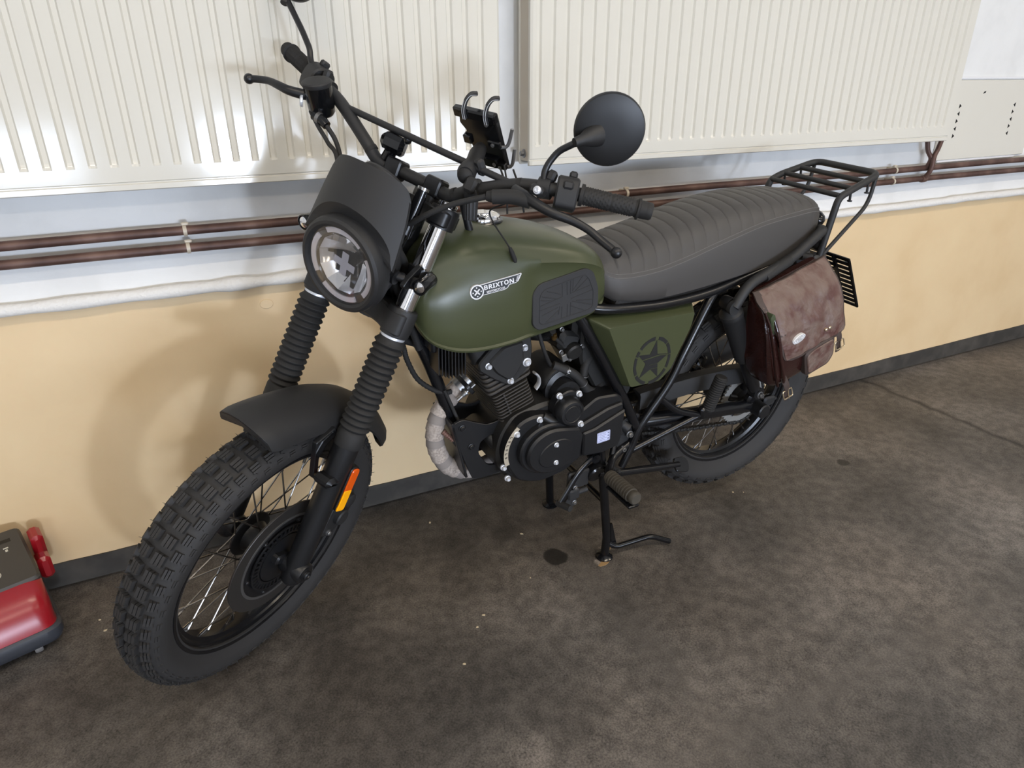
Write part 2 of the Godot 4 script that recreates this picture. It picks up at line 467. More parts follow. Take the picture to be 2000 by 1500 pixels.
func room() -> void:
	var WZ := -1.767
	# floor: one slab with its own texture coordinates
	var st := SurfaceTool.new(); st.begin(Mesh.PRIMITIVE_TRIANGLES)
	var xs := [-3.6, 7.2]; var zs := [WZ - 0.2, 5.2]
	var quad := [[0, 0], [1, 0], [1, 1], [0, 0], [1, 1], [0, 1]]
	for e in 2:
		for q in (quad if e == 0 else [quad[0], quad[2], quad[1], quad[3], quad[5], quad[4]]):
			var x: float = xs[q[0]]; var z: float = zs[q[1]]
			st.set_normal(Vector3.UP if e == 0 else Vector3.DOWN)
			st.set_uv(Vector2((x + 1.2) / 6.0, (z + 1.8) / 3.0)); st.set_uv2(Vector2(x, z) / 1.45)
			st.add_vertex(Vector3(x, 0.0 if e == 0 else -0.12, z))
	for q in [[0, 0, 1, 0], [1, 0, 1, 1], [1, 1, 0, 1], [0, 1, 0, 0]]:
		var a := Vector3(xs[q[0]], 0, zs[q[1]]); var b := Vector3(xs[q[2]], 0, zs[q[3]])
		var nn := (b - a).cross(Vector3.UP).normalized()
		for p in [a, b, b - Vector3(0, 0.12, 0), a, b - Vector3(0, 0.12, 0), a - Vector3(0, 0.12, 0)]:
			st.set_normal(nn); st.set_uv(Vector2.ZERO); st.set_uv2(Vector2.ZERO); st.add_vertex(p)
	st.generate_tangents()
	var fm := paint(Color(1, 1, 1), 0.62)
	var gr := floor_grain()
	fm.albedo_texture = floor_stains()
	fm.detail_enabled = true; fm.detail_blend_mode = BaseMaterial3D.BLEND_MODE_MUL; fm.detail_uv_layer = BaseMaterial3D.DETAIL_UV_2
	fm.detail_albedo = gr[0]; fm.detail_normal = gr[1]
	fm.normal_enabled = true; fm.normal_scale = 0.8
	var fl := putm("floor", st.commit(), fm); fl.set_meta("kind", "structure")

	var w := MB.new(); w.box(Vector3(1.8, 1.9675, WZ - 0.1), Vector3(10.8, 2.465, 0.2)); struct("wall_back", w, M.white_wall)
	w = MB.new(); w.box(Vector3(1.8, 0.3675, WZ - 0.1), Vector3(10.8, 0.735, 0.2)); struct("trim_1", w, M.cream)
	# dark painted skirting, its upper edge slightly wavy
	w = MB.new()
	var pts: Array = []
	var wob := noise(77, 3.0, 3)
	var n := 220
	for i in n + 1:
		var x := -3.4 + 10.4 * i / n
		pts.append(Vector2(x, 0.068 + 0.0035 * wob.get_noise_1d(x)))
	pts.append(Vector2(7.0, 0.0)); pts.append(Vector2(-3.4, 0.0))
	w.prism(p2(pts), Transform3D(Basis.IDENTITY, Vector3(0, 0, WZ)), -0.005, 0.004)
	struct("baseboard_back", w, M.skirt)
	w = MB.new(); w.box(Vector3(-3.5, 1.6, 1.6), Vector3(0.2, 3.2, 6.8)); struct("wall_left", w, M.white_wall)
	w = MB.new(); w.box(Vector3(7.1, 1.6, 1.6), Vector3(0.2, 3.2, 6.8)); struct("wall_right", w, M.white_wall)
	w = MB.new(); w.box(Vector3(1.8, 3.26, 1.6), Vector3(10.8, 0.12, 6.9)); struct("ceiling", w, M.white_wall)
	w = MB.new()
	w.box(Vector3(-2.9, 1.6, 5.0), Vector3(1.2, 3.2, 0.2)); w.box(Vector3(5.35, 1.6, 5.0), Vector3(3.5, 3.2, 0.2)); w.box(Vector3(0.65, 2.01, 5.0), Vector3(5.9, 2.38, 0.2)); w.box(Vector3(-0.2, 0.41, 5.0), Vector3(1.1, 0.82, 0.2))
	struct("wall_front", w, M.white_wall)
	var gp := paint(Color(0.9, 0.93, 1.0), 0.5)
	gp.emission_enabled = true; gp.emission = Color(0.80, 0.88, 1.0); gp.emission_energy_multiplier = DOOR_GLOW
	w = MB.new(); w.box(Vector3(-1.525, 0.41, 5.0), Vector3(1.55, 0.82, 0.04)); struct("window_1", w, gp)
	w = MB.new(); w.box(Vector3(1.975, 0.41, 5.0), Vector3(3.25, 0.82, 0.04)); struct("window_2", w, gp)
	# ceiling lamps
	var lm := paint(Color(0.95, 0.95, 0.95), 0.5)
	lm.emission_enabled = true; lm.emission = Color(1.0, 0.95, 0.87); lm.emission_energy_multiplier = LAMP_GLOW
	for p in LAMPS:
		var t := thing("ceiling_lamp", "long fluorescent lamp hanging under the white ceiling", "lamp", Transform3D(Basis.IDENTITY, Vector3(p.x, 3.14, p.y)), "ceiling lamps")
		var b := MB.new(); b.box(Vector3(0, 0.03, 0), Vector3(1.52, 0.05, 0.16), 0.006); put("housing", b, M.white, t)
		b = MB.new(); b.box(Vector3(0, -0.01, 0), Vector3(1.48, 0.03, 0.13), 0.006); put("diffuser", b, lm, t)
		var l := AreaLight3D.new(); l.name = "lamp_light"; l.area_size = Vector2(1.45, 0.12); l.light_color = Color(1.0, 0.93, 0.83); l.light_energy = LAMP_E
		l.shadow_enabled = true; l.position = Vector3(0, -0.04, 0); l.rotation = Vector3(-PI / 2, 0, 0); l.area_range = 14.0; l.area_attenuation = 2.0
		t.add_child(l)

func radiator(label: String, x0: float, x1: float, first: float) -> void:
	var t := thing("panel_radiator", label, "radiator", Transform3D(Basis.IDENTITY, Vector3(x0, 0.99, -1.74)))
	var L := x1 - x0; var H := 0.62; var Z := 0.073
	var xs: Array = [0.0, 0.006]; var ds: Array = [0.0, 0.0]
	var x := first - x0
	while x < L - 0.03:
		for q in [[0.0, 0.0], [0.0035, 1.0], [0.0125, 1.0], [0.016, 0.0]]:
			if x + q[0] > 0.012: xs.append(x + q[0]); ds.append(q[1])
		x += 0.0396
	xs.append(L - 0.006); ds.append(0.0); xs.append(L); ds.append(0.0)
	var rings: Array = []
	for row in [[0.0, 0.0, -0.003], [0.002, 0.0, 0.0], [0.0125, 0.0, 0.0], [0.0145, 0.0, -0.0035], [0.0165, 0.0, -0.0035], [0.0185, 0.0, -0.0005], [0.048, 0.0, 0.0], [0.053, 0.6, 0.0], [0.062, 1.0, 0.0], [H - 0.06, 1.0, 0.0], [H - 0.05, 0.0, 0.0], [H - 0.002, 0.0, 0.0], [H, 0.0, -0.003]]:
		var r := PackedVector3Array()
		for i in xs.size():
			var e: float = -0.004 if i == 0 or i == xs.size() - 1 else 0.0
			r.append(Vector3(xs[i], row[0], Z + row[2] + e - 0.0065 * row[1] * ds[i]))
		r.append(Vector3(L, row[0], Z - 0.014)); r.append(Vector3(0, row[0], Z - 0.014))
		rings.append(r)
	var m := MB.new(); m.grid(rings, true, false, 25.0); put("front_panel", m, M.radiator, t)
	m = MB.new(); m.box(Vector3(L / 2, H / 2, 0.008), Vector3(L, H, 0.014), 0.003); put("back_panel", m, M.radiator, t)
	for e in 2:
		var px: float = 0.003 if e == 0 else L - 0.003
		m = MB.new(); m.box(Vector3(px, H / 2 + 0.005, 0.036), Vector3(0.005, H - 0.012, 0.045), 0.001); put("side_panel", m, M.radiator_side, t)
		m = MB.new()
		var ax := along(Vector3(px, 0.03, 0.036), Vector3.LEFT if e == 0 else Vector3.RIGHT)
		m.lathe([[0.0115, 0.0], [0.0115, 0.004], [0.0095, 0.0055], [0.0, 0.0055]], ax, 20)
		m.lathe([[0.0075, 0.0055], [0.0075, 0.013], [0.0055, 0.0145], [0.0, 0.0145]], ax, 6)
		put("plug", m, M.steel, t)
	m = MB.new()   # wall brackets
	for bx in [L * 0.2, L * 0.8]: m.box(Vector3(bx, H * 0.5, -0.012), Vector3(0.03, H * 0.8, 0.027))
	put("bracket", m, M.radiator_side, t)

func wall_things() -> void:
	radiator("cream panel radiator on the left, with a mirrored sheen, behind the handlebar", -1.35, 0.777, -1.34)
	radiator("cream panel radiator on the right, behind the seat, with a steel plug in its side", 0.863, 2.60, 0.878)
	var ys := [0.886, 0.846]
	for i in 2:
		var t := thing("heating_pipe", ["upper brown copper heating pipe running along the wall", "lower brown copper heating pipe running along the wall"][i], "pipe", Transform3D(Basis.IDENTITY, Vector3(0, ys[i], -1.735)), "heating pipes")
		var m := MB.new()
		var path: Array = []
		for k in 27: path.append(Vector3(-3.3 + 0.4 * k, 0.0015 * sin(k * 1.7 + i), 0))
		m.tube(path, 0.0108, 14); put("tube", m, M.copper, t)
		for cx in [0.002, 1.226, 2.436]:
			var c := MB.new()
			c.lathe([[0.0107, -0.004], [0.0125, -0.004], [0.0125, 0.004], [0.0107, 0.004]], along(Vector3(cx, 0, 0), Vector3.RIGHT), 16, true)
			c.box(Vector3(cx, 0.004, -0.022), Vector3(0.011, 0.012, 0.02)); c.box(Vector3(cx + 0.002, 0.0155, -0.004), Vector3(0.016, 0.007, 0.012), 0.002)
			put("clip", c, M.radiator_side, t)
	var y := thing("branch_pipe", "Y-shaped brown branch pipe under the right end of the right radiator", "pipe", Transform3D(Basis.IDENTITY, Vector3(2.61, 0.846, -1.72)))
	var b := MB.new(); b.tube(spline([Vector3(0.0, 0.0, -0.012), Vector3(0, 0.035, 0.008), Vector3(0.006, 0.085, 0.006), Vector3(0.02, 0.11, 0.004), Vector3(0.038, 0.15, 0.0)], 5), 0.0085, 12); put("riser", b, M.copper, y)
	b = MB.new(); b.tube(spline([Vector3(0.003, 0.04, -0.012), Vector3(0.004, 0.075, -0.004), Vector3(-0.016, 0.105, -0.01), Vector3(-0.03, 0.15, -0.014)], 5), 0.0085, 12); put("branch", b, M.copper, y)
	b = MB.new(); b.lathe([[0.0125, -0.013], [0.0135, -0.008], [0.0135, 0.008], [0.0125, 0.013]], along(Vector3(0, 0, -0.014), Vector3.RIGHT), 14); put("tee", b, M.copper, y)
	# lagged pipe between white and cream
	var lag := noise(81, 2.2, 3)
	var path: Array = []; var rad: Array = []
	for k in 300:
		var x := -3.3 + 10.3 * k / 299.0
		path.append(Vector3(x, 0.745 + 0.004 * lag.get_noise_1d(x * 0.7 + 9.0), -1.7505 + 0.002 * lag.get_noise_1d(x * 2.0 + 40.0)))
		rad.append(0.0145 + 0.0022 * lag.get_noise_1d(x * 6.0) + (0.004 * exp(-pow((x - 0.1) / 0.03, 2.0))) + 0.0015 * sin(x * 31.0) * sin(x * 7.0))
	var lg := MB.new(); lg.tube(path, rad, 14)
	tag(put("lagged_pipe", lg, M.lagging), "lumpy white lagged pipe running along the wall above the cream paint", "pipe")
	# vent cover at the right
	var v := thing("vent_cover", "white sheet cover with two rows of small triangular vent holes beside the right radiator", "cover", Transform3D(Basis.IDENTITY, Vector3(2.68, 0.905, -1.767)))
	b = MB.new(); b.box(Vector3(0.29, 0.145, 0.006), Vector3(0.58, 0.288, 0.012), 0.0025); put("sheet", b, M.radiator, v)
	b = MB.new(); b.box(Vector3(0.28, -0.004, 0.004), Vector3(0.5, 0.01, 0.01), 0.002); b.box(Vector3(0.3, 0.296, 0.003), Vector3(0.62, 0.008, 0.008), 0.002); put("rim", b, M.white, v)
	for c in 2:
		for k in 5:
			b = MB.new()
			b.prism(outline([-0.006, -0.008, 0.007, 0.0, -0.006, 0.008] if (k + c) % 2 == 0 else [0.005, -0.008, -0.008, 0.0, 0.005, 0.008]), Transform3D(Basis.IDENTITY, Vector3(0.082 + 0.345 * c, 0.09 + 0.027 * k, 0.012)), -0.004, 0.0006)
			put("vent_hole", b, M.hole, v)
	b = MB.new(); b.prism(outline([-0.008, -0.005, 0.007, -0.001, 0.009, 0.005, -0.002, 0.003]), Transform3D(Basis.IDENTITY, Vector3(0.21, 0.245, 0.012)), -0.004, 0.0006); put("chip", b, M.hole, v)
	# round painted-over plate on the cream wall
	b = MB.new(); b.prism(disk(Vector2.ZERO, 0.0165, 0.0125), Transform3D(Basis.IDENTITY, Vector3(0.156, 0.68, -1.767)), -0.002, 0.0025, 0.001)
	tag(put("round_plate", b, M.cream), "small round plate painted over on the cream wall left of the fork", "plate")

func bolt(mb: MB, p: Vector3, axis: Vector3, r := 0.0055, h := 0.006) -> void:
	var t := along(p, axis)
	mb.lathe([[r * 1.35, -0.003], [r * 1.35, 0.0012], [r, 0.0018]], t, 16)
	mb.lathe([[r, 0.0], [r, h * 0.75], [r * 0.8, h], [r * 0.45, h], [r * 0.35, h * 0.7]], t, 14)

func motorcycle() -> void:
	var B := Basis(Vector3(0.99943, 0, -0.03366), Vector3(0.00246, 0.99732, 0.07308), Vector3(0.03356, -0.07312, 0.99676)).orthonormalized()
	var bike := thing("motorcycle", "olive green scrambler motorcycle with a ribbed dark seat, on its centre stand beside the wall", "motorcycle", Transform3D(B, Vector3(1.357, 0.001, -1.381)))
	var F := Transform3D(Basis(Vector3(0.72667, -0.35893, -0.58576), Vector3(0.44285, 0.89659, 0.0), Vector3(0.52519, -0.25941, 0.81048)).orthonormalized(), Vector3(-1.2867, 0.2899, 0.0))
	front_wheel(bike, F)
	fork(bike, F)
	headlight(bike, F)
	handlebar(bike, F)
	phone_holder(bike, F)
	tank(bike)
	seat(bike)
	side_cover(bike)
	frame(bike)
	engine(bike)
	rear(bike)
	rack(bike)
	cables(bike, F)

# ---------------------------------------------------------------- wheels
func wheel(parent: Node3D, at: Transform3D, rim: float, outer: float, half: float, pitches: int, called: String) -> Node3D:
	var w := hold(called, parent, at)       # its axle is z
	var ax := Transform3D(Basis(Vector3.RIGHT, Vector3.BACK, Vector3.DOWN), Vector3.ZERO)   # lathe axis y -> z
	var bead := rim + 0.0005
	var t := MB.new()
	var c := outer - 0.0085
	var pr: Array = []
	for s in [[bead - 0.010, 0.031], [bead - 0.001, 0.0325], [bead + 0.004, 0.0345], [lerpf(bead, c, 0.25), half * 0.90], [lerpf(bead, c, 0.52), half], [lerpf(bead, c, 0.7), half * 0.965], [lerpf(bead, c, 0.84), half * 0.80], [lerpf(bead, c, 0.94), half * 0.52], [c - 0.001, half * 0.24]]:
		pr.append(s)
	pr.append([c, 0.0])
	for i in range(pr.size() - 2, -1, -1): pr.append([pr[i][0], -pr[i][1]])
	pr.append([bead - 0.014, 0.0])
	t.lathe(pr, ax, 72, true, 50.0)
	# tread blocks: rows across the crown, each split by sipes
	var rows := [[half * 0.335, half * 0.215, 0.0, c + 0.0070, 0.20, 3], [half * 0.80, half * 0.165, 0.5, lerpf(bead, c, 0.865) + 0.0042, 0.84, 3], [half * 1.0, half * 0.095, 0.0, lerpf(bead, c, 0.655) + 0.0012, 1.25, 2]]
	var hairs := MB.new()
	for k in pitches:
		for row in rows:
			for sgn in [1.0, -1.0]:
				var a: float = TAU * (k + row[2]) / pitches
				var tilt: float = row[4] * sgn
				var out := Vector3(cos(a) * cos(tilt), sin(a) * cos(tilt), sin(tilt))
				var across := Vector3(-cos(a) * sin(tilt), -sin(a) * sin(tilt), cos(tilt))
				var tang := Vector3(-sin(a), cos(a), 0)
				var o := Vector3(cos(a) * row[3], sin(a) * row[3], row[0] * sgn)
				var len: float = TAU * outer / pitches * (0.62 if row[0] < half * 0.5 else (0.55 if row[5] == 3 else 0.4))
				var nn: int = row[5]
				var wd: float = row[1] * 2.0 / nn
				for q in nn:
					var off: float = (q - (nn - 1) * 0.5) * wd
					var h := 0.009
					var p := PackedVector2Array([Vector2(-len / 2, -wd * 0.5 + 0.0007), Vector2(len / 2, -wd * 0.5 + 0.0007), Vector2(len / 2, wd * 0.5 - 0.0007), Vector2(-len / 2, wd * 0.5 - 0.0007)])
					t.prism(p, Transform3D(Basis(tang, out.cross(tang), out), o + across * off), -h, 0.0)
				if row[5] == 3:
					var hp: Vector3 = o + across * float(row[1]) + tang * len * 0.3
					hairs.tube([hp - out * 0.003, hp + out * 0.004 + across * 0.001, hp + out * 0.0065 + tang * 0.001], [0.0006, 0.0005, 0.0002], 4)
	t.V.append_array(hairs.V); t.N.append_array(hairs.N)
	put("tyre", t, M.tyre, w)
	var r := MB.new()
	r.lathe([[bead, 0.0345], [bead + 0.0015, 0.032], [bead - 0.002, 0.0285], [bead - 0.0115, 0.0265], [bead - 0.0125, 0.0225], [bead - 0.0165, 0.0215], [bead - 0.0185, 0.017], [bead - 0.026, 0.013], [bead - 0.028, 0.0], [bead - 0.026, -0.013], [bead - 0.0185, -0.017], [bead - 0.0165, -0.0215], [bead - 0.0125, -0.0225], [bead - 0.0115, -0.0265], [bead - 0.002, -0.0285], [bead + 0.0015, -0.032], [bead, -0.0345], [bead - 0.006, -0.033], [bead - 0.010, -0.02], [bead - 0.016, 0.0], [bead - 0.010, 0.02], [bead - 0.006, 0.033]], ax, 72, true, 25.0)
	put("rim", r, M.frame, w)
	# spokes in crossing pairs
	var hub_r := 0.047
	var base := MB.new()
	for k in 36:
		var side := 1.0 if k % 2 == 0 else -1.0
		var lean := 1.0 if (k / 2) % 2 == 0 else -1.0
		var a := TAU * k / 36.0 + 0.06
		var ar := a + lean * 0.62
		var p0 := Vector3(cos(ar) * hub_r, sin(ar) * hub_r, side * 0.036)
		var p1 := Vector3(cos(a) * (bead - 0.027), sin(a) * (bead - 0.027), side * 0.005)
		var s := MB.new()
		s.rod(p0, p1, 0.0017, 7)
		var d := (p1 - p0).normalized()
		s.rod(p1 - d * 0.016, p1 + d * 0.004, 0.0031, 8)
		put("spoke", s, M.spoke, w)
	base.lathe([[0.0, 0.05], [0.022, 0.05], [0.024, 0.043], [0.05, 0.041], [0.053, 0.038], [0.053, 0.034], [0.05, 0.031], [0.036, 0.027], [0.031, 0.015], [0.031, -0.015], [0.036, -0.027], [0.05, -0.031], [0.053, -0.034], [0.053, -0.038], [0.05, -0.041], [0.024, -0.043], [0.022, -0.05], [0.0, -0.05]], ax, 36)
	put("hub", base, M.black, w)
	return w

func front_wheel(bike: Node3D, F: Transform3D) -> void:
	var w := wheel(bike, F * Transform3D(Basis.IDENTITY, Vector3(-0.061, 0, 0)), 0.2405, 0.3165, 0.050, 59, "front_wheel")
	var ax := Transform3D(Basis(Vector3.RIGHT, Vector3.BACK, Vector3.DOWN), Vector3.ZERO)
	var d := MB.new()
	d.lathe([[0.1035, 0.0475], [0.1335, 0.0475], [0.134, 0.0485], [0.134, 0.0512], [0.1332, 0.052], [0.1035, 0.052]], ax, 72, true, 30.0)
	put("brake_disc", d, M.disc, w)
	d = MB.new()
	d.lathe([[0.0985, 0.0472], [0.1045, 0.0472], [0.1045, 0.0528], [0.0985, 0.0528]], ax, 64, true, 30.0)
	put("disc_edge", d, M.steel, w)
	d = MB.new()
	d.lathe([[0.055, 0.040], [0.099, 0.046], [0.099, 0.0515], [0.088, 0.0515], [0.080, 0.0475], [0.055, 0.048]], ax, 48, true, 30.0)
	put("disc_carrier", d, M.black, w)
	d = MB.new()
	for k in 40:
		var a := TAU * k / 40.0
		d.box(Vector3(cos(a) * 0.0715, sin(a) * 0.0715, 0.0545), Vector3(0.013, 0.0045, 0.002), 0.0, Basis(Vector3.BACK, a))
	d.lathe([[0.0605, 0.0525], [0.0655, 0.0525], [0.0655, 0.0555], [0.0605, 0.0555]], ax, 40, true); d.lathe([[0.0775, 0.0525], [0.0815, 0.0525], [0.0815, 0.0555], [0.0775, 0.0555]], ax, 40, true)
	put("sensor_ring", d, M.black, w)
	d = MB.new()
	d.lathe([[0.04, 0.045], [0.058, 0.05], [0.058, 0.056], [0.03, 0.060], [0.0, 0.060]], ax, 32)
	d.box(Vector3(-0.022, 0.012, 0.064), Vector3(0.034, 0.022, 0.02), 0.004)
	put("hub_cap", d, M.black, w)
	d = MB.new()
	for k in 6:
		var a := TAU * k / 6.0 + 0.4
		bolt(d, Vector3(cos(a) * 0.089, sin(a) * 0.089, 0.0515), Vector3.BACK, 0.0042, 0.004)
	put("disc_bolts", d, M.black, w)

func fork(bike: Node3D, F: Transform3D) -> void:
	var f := hold("front_fork", bike, F)
	for s in [1.0, -1.0]:
		var o := Vector3(-0.062, 0, 0.095 * s)
		var b := MB.new(); b.rod(o + Vector3(0, 0.50, 0), o + Vector3(0, 0.803, 0), 0.0186, 28); put("fork_tube", b, M.chrome, f)
		# gaiter
		var pr: Array = [[0.0, 0.297], [0.0275, 0.297], [0.0285, 0.30], [0.0285, 0.326], [0.0265, 0.331]]
		var n := 15
		for k in n:
			var y0 := 0.333 + k * 0.0130
			pr.append_array([[0.0248, y0], [0.0292, y0 + 0.0043], [0.0306, y0 + 0.0058], [0.0306, y0 + 0.0070], [0.0292, y0 + 0.0085]])
		pr.append_array([[0.0246, 0.529], [0.0246, 0.534], [0.019, 0.536]])
		b = MB.new(); b.lathe(pr, Transform3D(Basis.IDENTITY, o), 36, false, 42.0); put("gaiter", b, M.rubber, f)
		b = MB.new(); b.lathe([[0.0238, 0.530], [0.0242, 0.531], [0.0242, 0.538], [0.0238, 0.539]], Transform3D(Basis.IDENTITY, o), 28); put("gaiter_ring", b, M.zinc, f)
		# slider with axle lug
		b = MB.new()
		b.lathe([[0.0, -0.040], [0.014, -0.038], [0.0215, -0.030], [0.0235, -0.01], [0.0242, 0.10], [0.0252, 0.24], [0.0262, 0.25], [0.0262, 0.305], [0.0, 0.305]], Transform3D(Basis.IDENTITY, o), 32)
		b.lathe([[0.0, -0.028], [0.021, -0.028], [0.023, -0.024], [0.023, 0.024], [0.021, 0.028], [0.0, 0.028]], along(o, Vector3.BACK), 24)
		put("slider", b, M.black, f)
		b = MB.new()   # fender stay bracket on the slider
		b.prism(outline([-0.069, 0.300, -0.026, 0.328, -0.009, 0.310, -0.032, 0.292, -0.040, 0.262, -0.014, 0.205, -0.034, 0.215, -0.056, 0.268], 0.004), Transform3D(Basis.IDENTITY, o + Vector3(-0.004, 0, -0.026 * s)), -0.006, 0.006, 0.0015)
		b.box(o + Vector3(-0.022, 0.222, 0.0 * s), Vector3(0.044, 0.022, 0.046), 0.008)
		put("stay_bracket", b, M.black, f)
	# lower and upper yokes
	var y := MB.new()
	var ol: Array = []
	for p in [[-0.09, 0.118], [-0.035, 0.118], [-0.02, 0.09], [0.0, 0.045], [0.022, 0.03], [0.022, -0.03], [0.0, -0.045], [-0.02, -0.09], [-0.035, -0.118], [-0.09, -0.118], [-0.092, -0.085], [-0.062, -0.05], [-0.045, 0.0], [-0.062, 0.05], [-0.092, 0.085]]: ol.append(Vector2(p[0], p[1]))
	var yk := p2(fillet(ol, 0.014, 4, true))
	var top := Transform3D(Basis(Vector3.RIGHT, Vector3.BACK, Vector3.DOWN), Vector3.ZERO)   # xy outline -> xz, sweep down
	y.prism(yk, top * Transform3D(Basis.IDENTITY, Vector3(0, 0, -0.588)), 0.0, 0.045, 0.004)
	for s in [1.0, -1.0]:
		y.lathe([[0.019, 0.538], [0.0275, 0.540], [0.0285, 0.545], [0.0285, 0.59], [0.027, 0.594], [0.019, 0.594]], Transform3D(Basis.IDENTITY, Vector3(-0.062, 0, 0.095 * s)), 28, true)
	put("lower_yoke", y, M.plastic, f)
	y = MB.new()
	y.prism(yk, top * Transform3D(Basis.IDENTITY, Vector3(0, 0, -0.788)), 0.0, 0.028, 0.003)
	for s in [1.0, -1.0]:
		y.lathe([[0.019, 0.756], [0.0265, 0.757], [0.0270, 0.790], [0.0255, 0.794], [0.019, 0.794]], Transform3D(Basis.IDENTITY, Vector3(-0.062, 0, 0.095 * s)), 28, true)
	y.rod(Vector3(0, 0.775, 0), Vector3(0, 0.806, 0), 0.016, 6)
	put("upper_yoke", y, M.black, f)
	for s in [1.0, -1.0]:
		y = MB.new(); y.lathe([[0.0, 0.793], [0.018, 0.793], [0.019, 0.797], [0.014, 0.803], [0.0, 0.803]], Transform3D(Basis.IDENTITY, Vector3(-0.062, 0, 0.095 * s)), 24)
		put("fork_cap", y, M.black, f)
	y = MB.new(); y.rod(Vector3(0, 0.55, 0), Vector3(0, 0.78, 0), 0.026, 24); put("steering_stem", y, M.frame, f)
	# axle bolt and pinch bolt
	y = MB.new(); bolt(y, Vector3(-0.062, 0, 0.123), Vector3.BACK, 0.011, 0.008); put("axle_bolt", y, M.black, f)
	y = MB.new(); bolt(y, Vector3(-0.028, -0.012, 0.103), Vector3(1, -0.2, 0.3), 0.006, 0.010); y.rod(Vector3(-0.045, -0.010, 0.1), Vector3(-0.02, -0.013, 0.106), 0.0085, 12); put("pinch_bolt", y, M.steel, f)
	# brake caliper behind the left slider
	y = MB.new()
	y.prism(outline([-0.012, 0.055, 0.018, 0.045, 0.062, 0.075, 0.072, 0.12, 0.055, 0.165, 0.02, 0.178, -0.004, 0.15], 0.012), Transform3D(Basis.IDENTITY, Vector3.ZERO), 0.058, 0.094, 0.005)
	y.lathe([[0.0, 0.0], [0.019, 0.0], [0.019, 0.012], [0.016, 0.015], [0.0, 0.015]], along(Vector3(0.03, 0.10, 0.092), Vector3.BACK), 24)
	y.lathe([[0.0, 0.0], [0.016, 0.0], [0.016, 0.010], [0.013, 0.012], [0.0, 0.012]], along(Vector3(0.04, 0.14, 0.092), Vector3.BACK), 24)
	y.box(Vector3(0.045, 0.165, 0.076), Vector3(0.022, 0.02, 0.026), 0.004)
	put("brake_caliper", y, M.plastic, f)
	y = MB.new(); bolt(y, Vector3(0.055, 0.175, 0.076), Vector3(0.5, 0.85, 0), 0.006, 0.012); bolt(y, Vector3(0.012, 0.062, 0.095), Vector3.BACK, 0.0055, 0.006); put("caliper_bolts", y, M.steel, f)
	# amber reflector on the left slider
	var rt := Transform3D(Basis(Vector3(0.55, 0, 0.835), Vector3.UP, Vector3(0.835, 0, -0.55)).orthonormalized() * Basis(Vector3.UP, PI), Vector3.ZERO)
	var nrm := Vector3(-0.12, 0.0, 0.993).normalized()
	var side := Vector3.UP.cross(nrm).normalized()
	rt = Transform3D(Basis(side, Vector3.UP, nrm), Vector3(-0.040, 0.203, 0.122))
	y = MB.new(); y.prism(outline([-0.0135, -0.053, 0.0135, -0.053, 0.0135, 0.053, -0.0135, 0.053], 0.012), rt, -0.012, 0.002, 0.001); put("reflector_base", y, M.black, f)
	y = MB.new(); y.prism(outline([-0.0105, -0.050, 0.0105, -0.050, 0.0105, 0.050, -0.0105, 0.050], 0.010), rt, 0.001, 0.005, 0.0012); put("amber_reflector", y, M.amber, f)
	y = MB.new(); y.prism(outline([-0.0105, -0.050, -0.006, -0.0502, 0.006, -0.0502, 0.0105, -0.046, 0.0105, 0.0, -0.0105, 0.0], 0.003), rt, 0.001, 0.0056, 0.0012); put("amber_reflector", y, M.amber_bright, f)
	# fender
	var rings: Array = []
	var prof := [[-0.068, -0.030], [-0.064, -0.012], [-0.052, 0.004], [-0.028, 0.017], [0.0, 0.021], [0.028, 0.017], [0.052, 0.004], [0.064, -0.012], [0.068, -0.030]]
	for k in 33:
		var u := k / 32.0
		var a := deg_to_rad(lerpf(57.0, 139.0, u))
		var narrow := 1.0
		if u < 0.05: narrow = 0.93 + 0.07 * sqrt(1.0 - pow(1.0 - u / 0.05, 2.0))
		if u > 0.86: narrow = 0.40 + 0.60 * sqrt(maxf(0.0, 1.0 - pow((u - 0.86) / 0.14, 2.0)))
		var R := 0.349 + 0.026 * pow(maxf(0.0, 1.0 - u / 0.30), 1.6)
		var r := PackedVector3Array()
		var side_drop := 1.0
		for e in 2:
			for i in prof.size():
				var q: Array = prof[i] if e == 0 else prof[prof.size() - 1 - i]
				var rr: float = R + q[1] * side_drop * (1.0 if q[1] > 0 else narrow)  - (0.0035 if e == 1 else 0.0)
				var ae: float = a + deg_to_rad(1.5) * pow(absf(q[0]) / 0.068, 4.0) * maxf(0.0, 1.0 - u / 0.15)
				r.append(Vector3(-0.061 - cos(ae) * rr, sin(ae) * rr, q[0] * narrow * (1.0 if e == 0 else 0.955)))
		rings.append(r)
	y = MB.new(); y.grid(rings, true, false, 50.0); put("front_fender", y, M.plastic, bike).transform = F
	# fork-mounted small lamp and clamp on each side
	for s in [1.0, -1.0]:
		var g := hold("clamp_lamp", bike, F * Transform3D(Basis.IDENTITY, Vector3(-0.062, 0.668 if s > 0 else 0.672, 0.095 * s)))
		y = MB.new()
		y.lathe([[0.0188, -0.008], [0.0235, -0.008], [0.0235, 0.008], [0.0188, 0.008]], Transform3D(Basis.IDENTITY, Vector3.ZERO), 24, true)
		y.prism(outline([-0.058, -0.030, -0.044, -0.034, -0.012, -0.010, -0.012, 0.012, -0.026, 0.016, -0.052, -0.014], 0.005), Transform3D(Basis.IDENTITY, Vector3.ZERO), -0.005 + 0.008 * s, 0.005 + 0.008 * s, 0.001)
		y.box(Vector3(-0.026, -0.018, 0.022 * s), Vector3(0.026, 0.022, 0.026), 0.004)
		put("clamp", y, M.black, g)
		var lp := Vector3(-0.046, -0.018, 0.036) if s > 0 else Vector3(-0.062, -0.014, -0.038)
		var fw := Vector3(-0.90, -0.43, 0.08 * s).normalized()
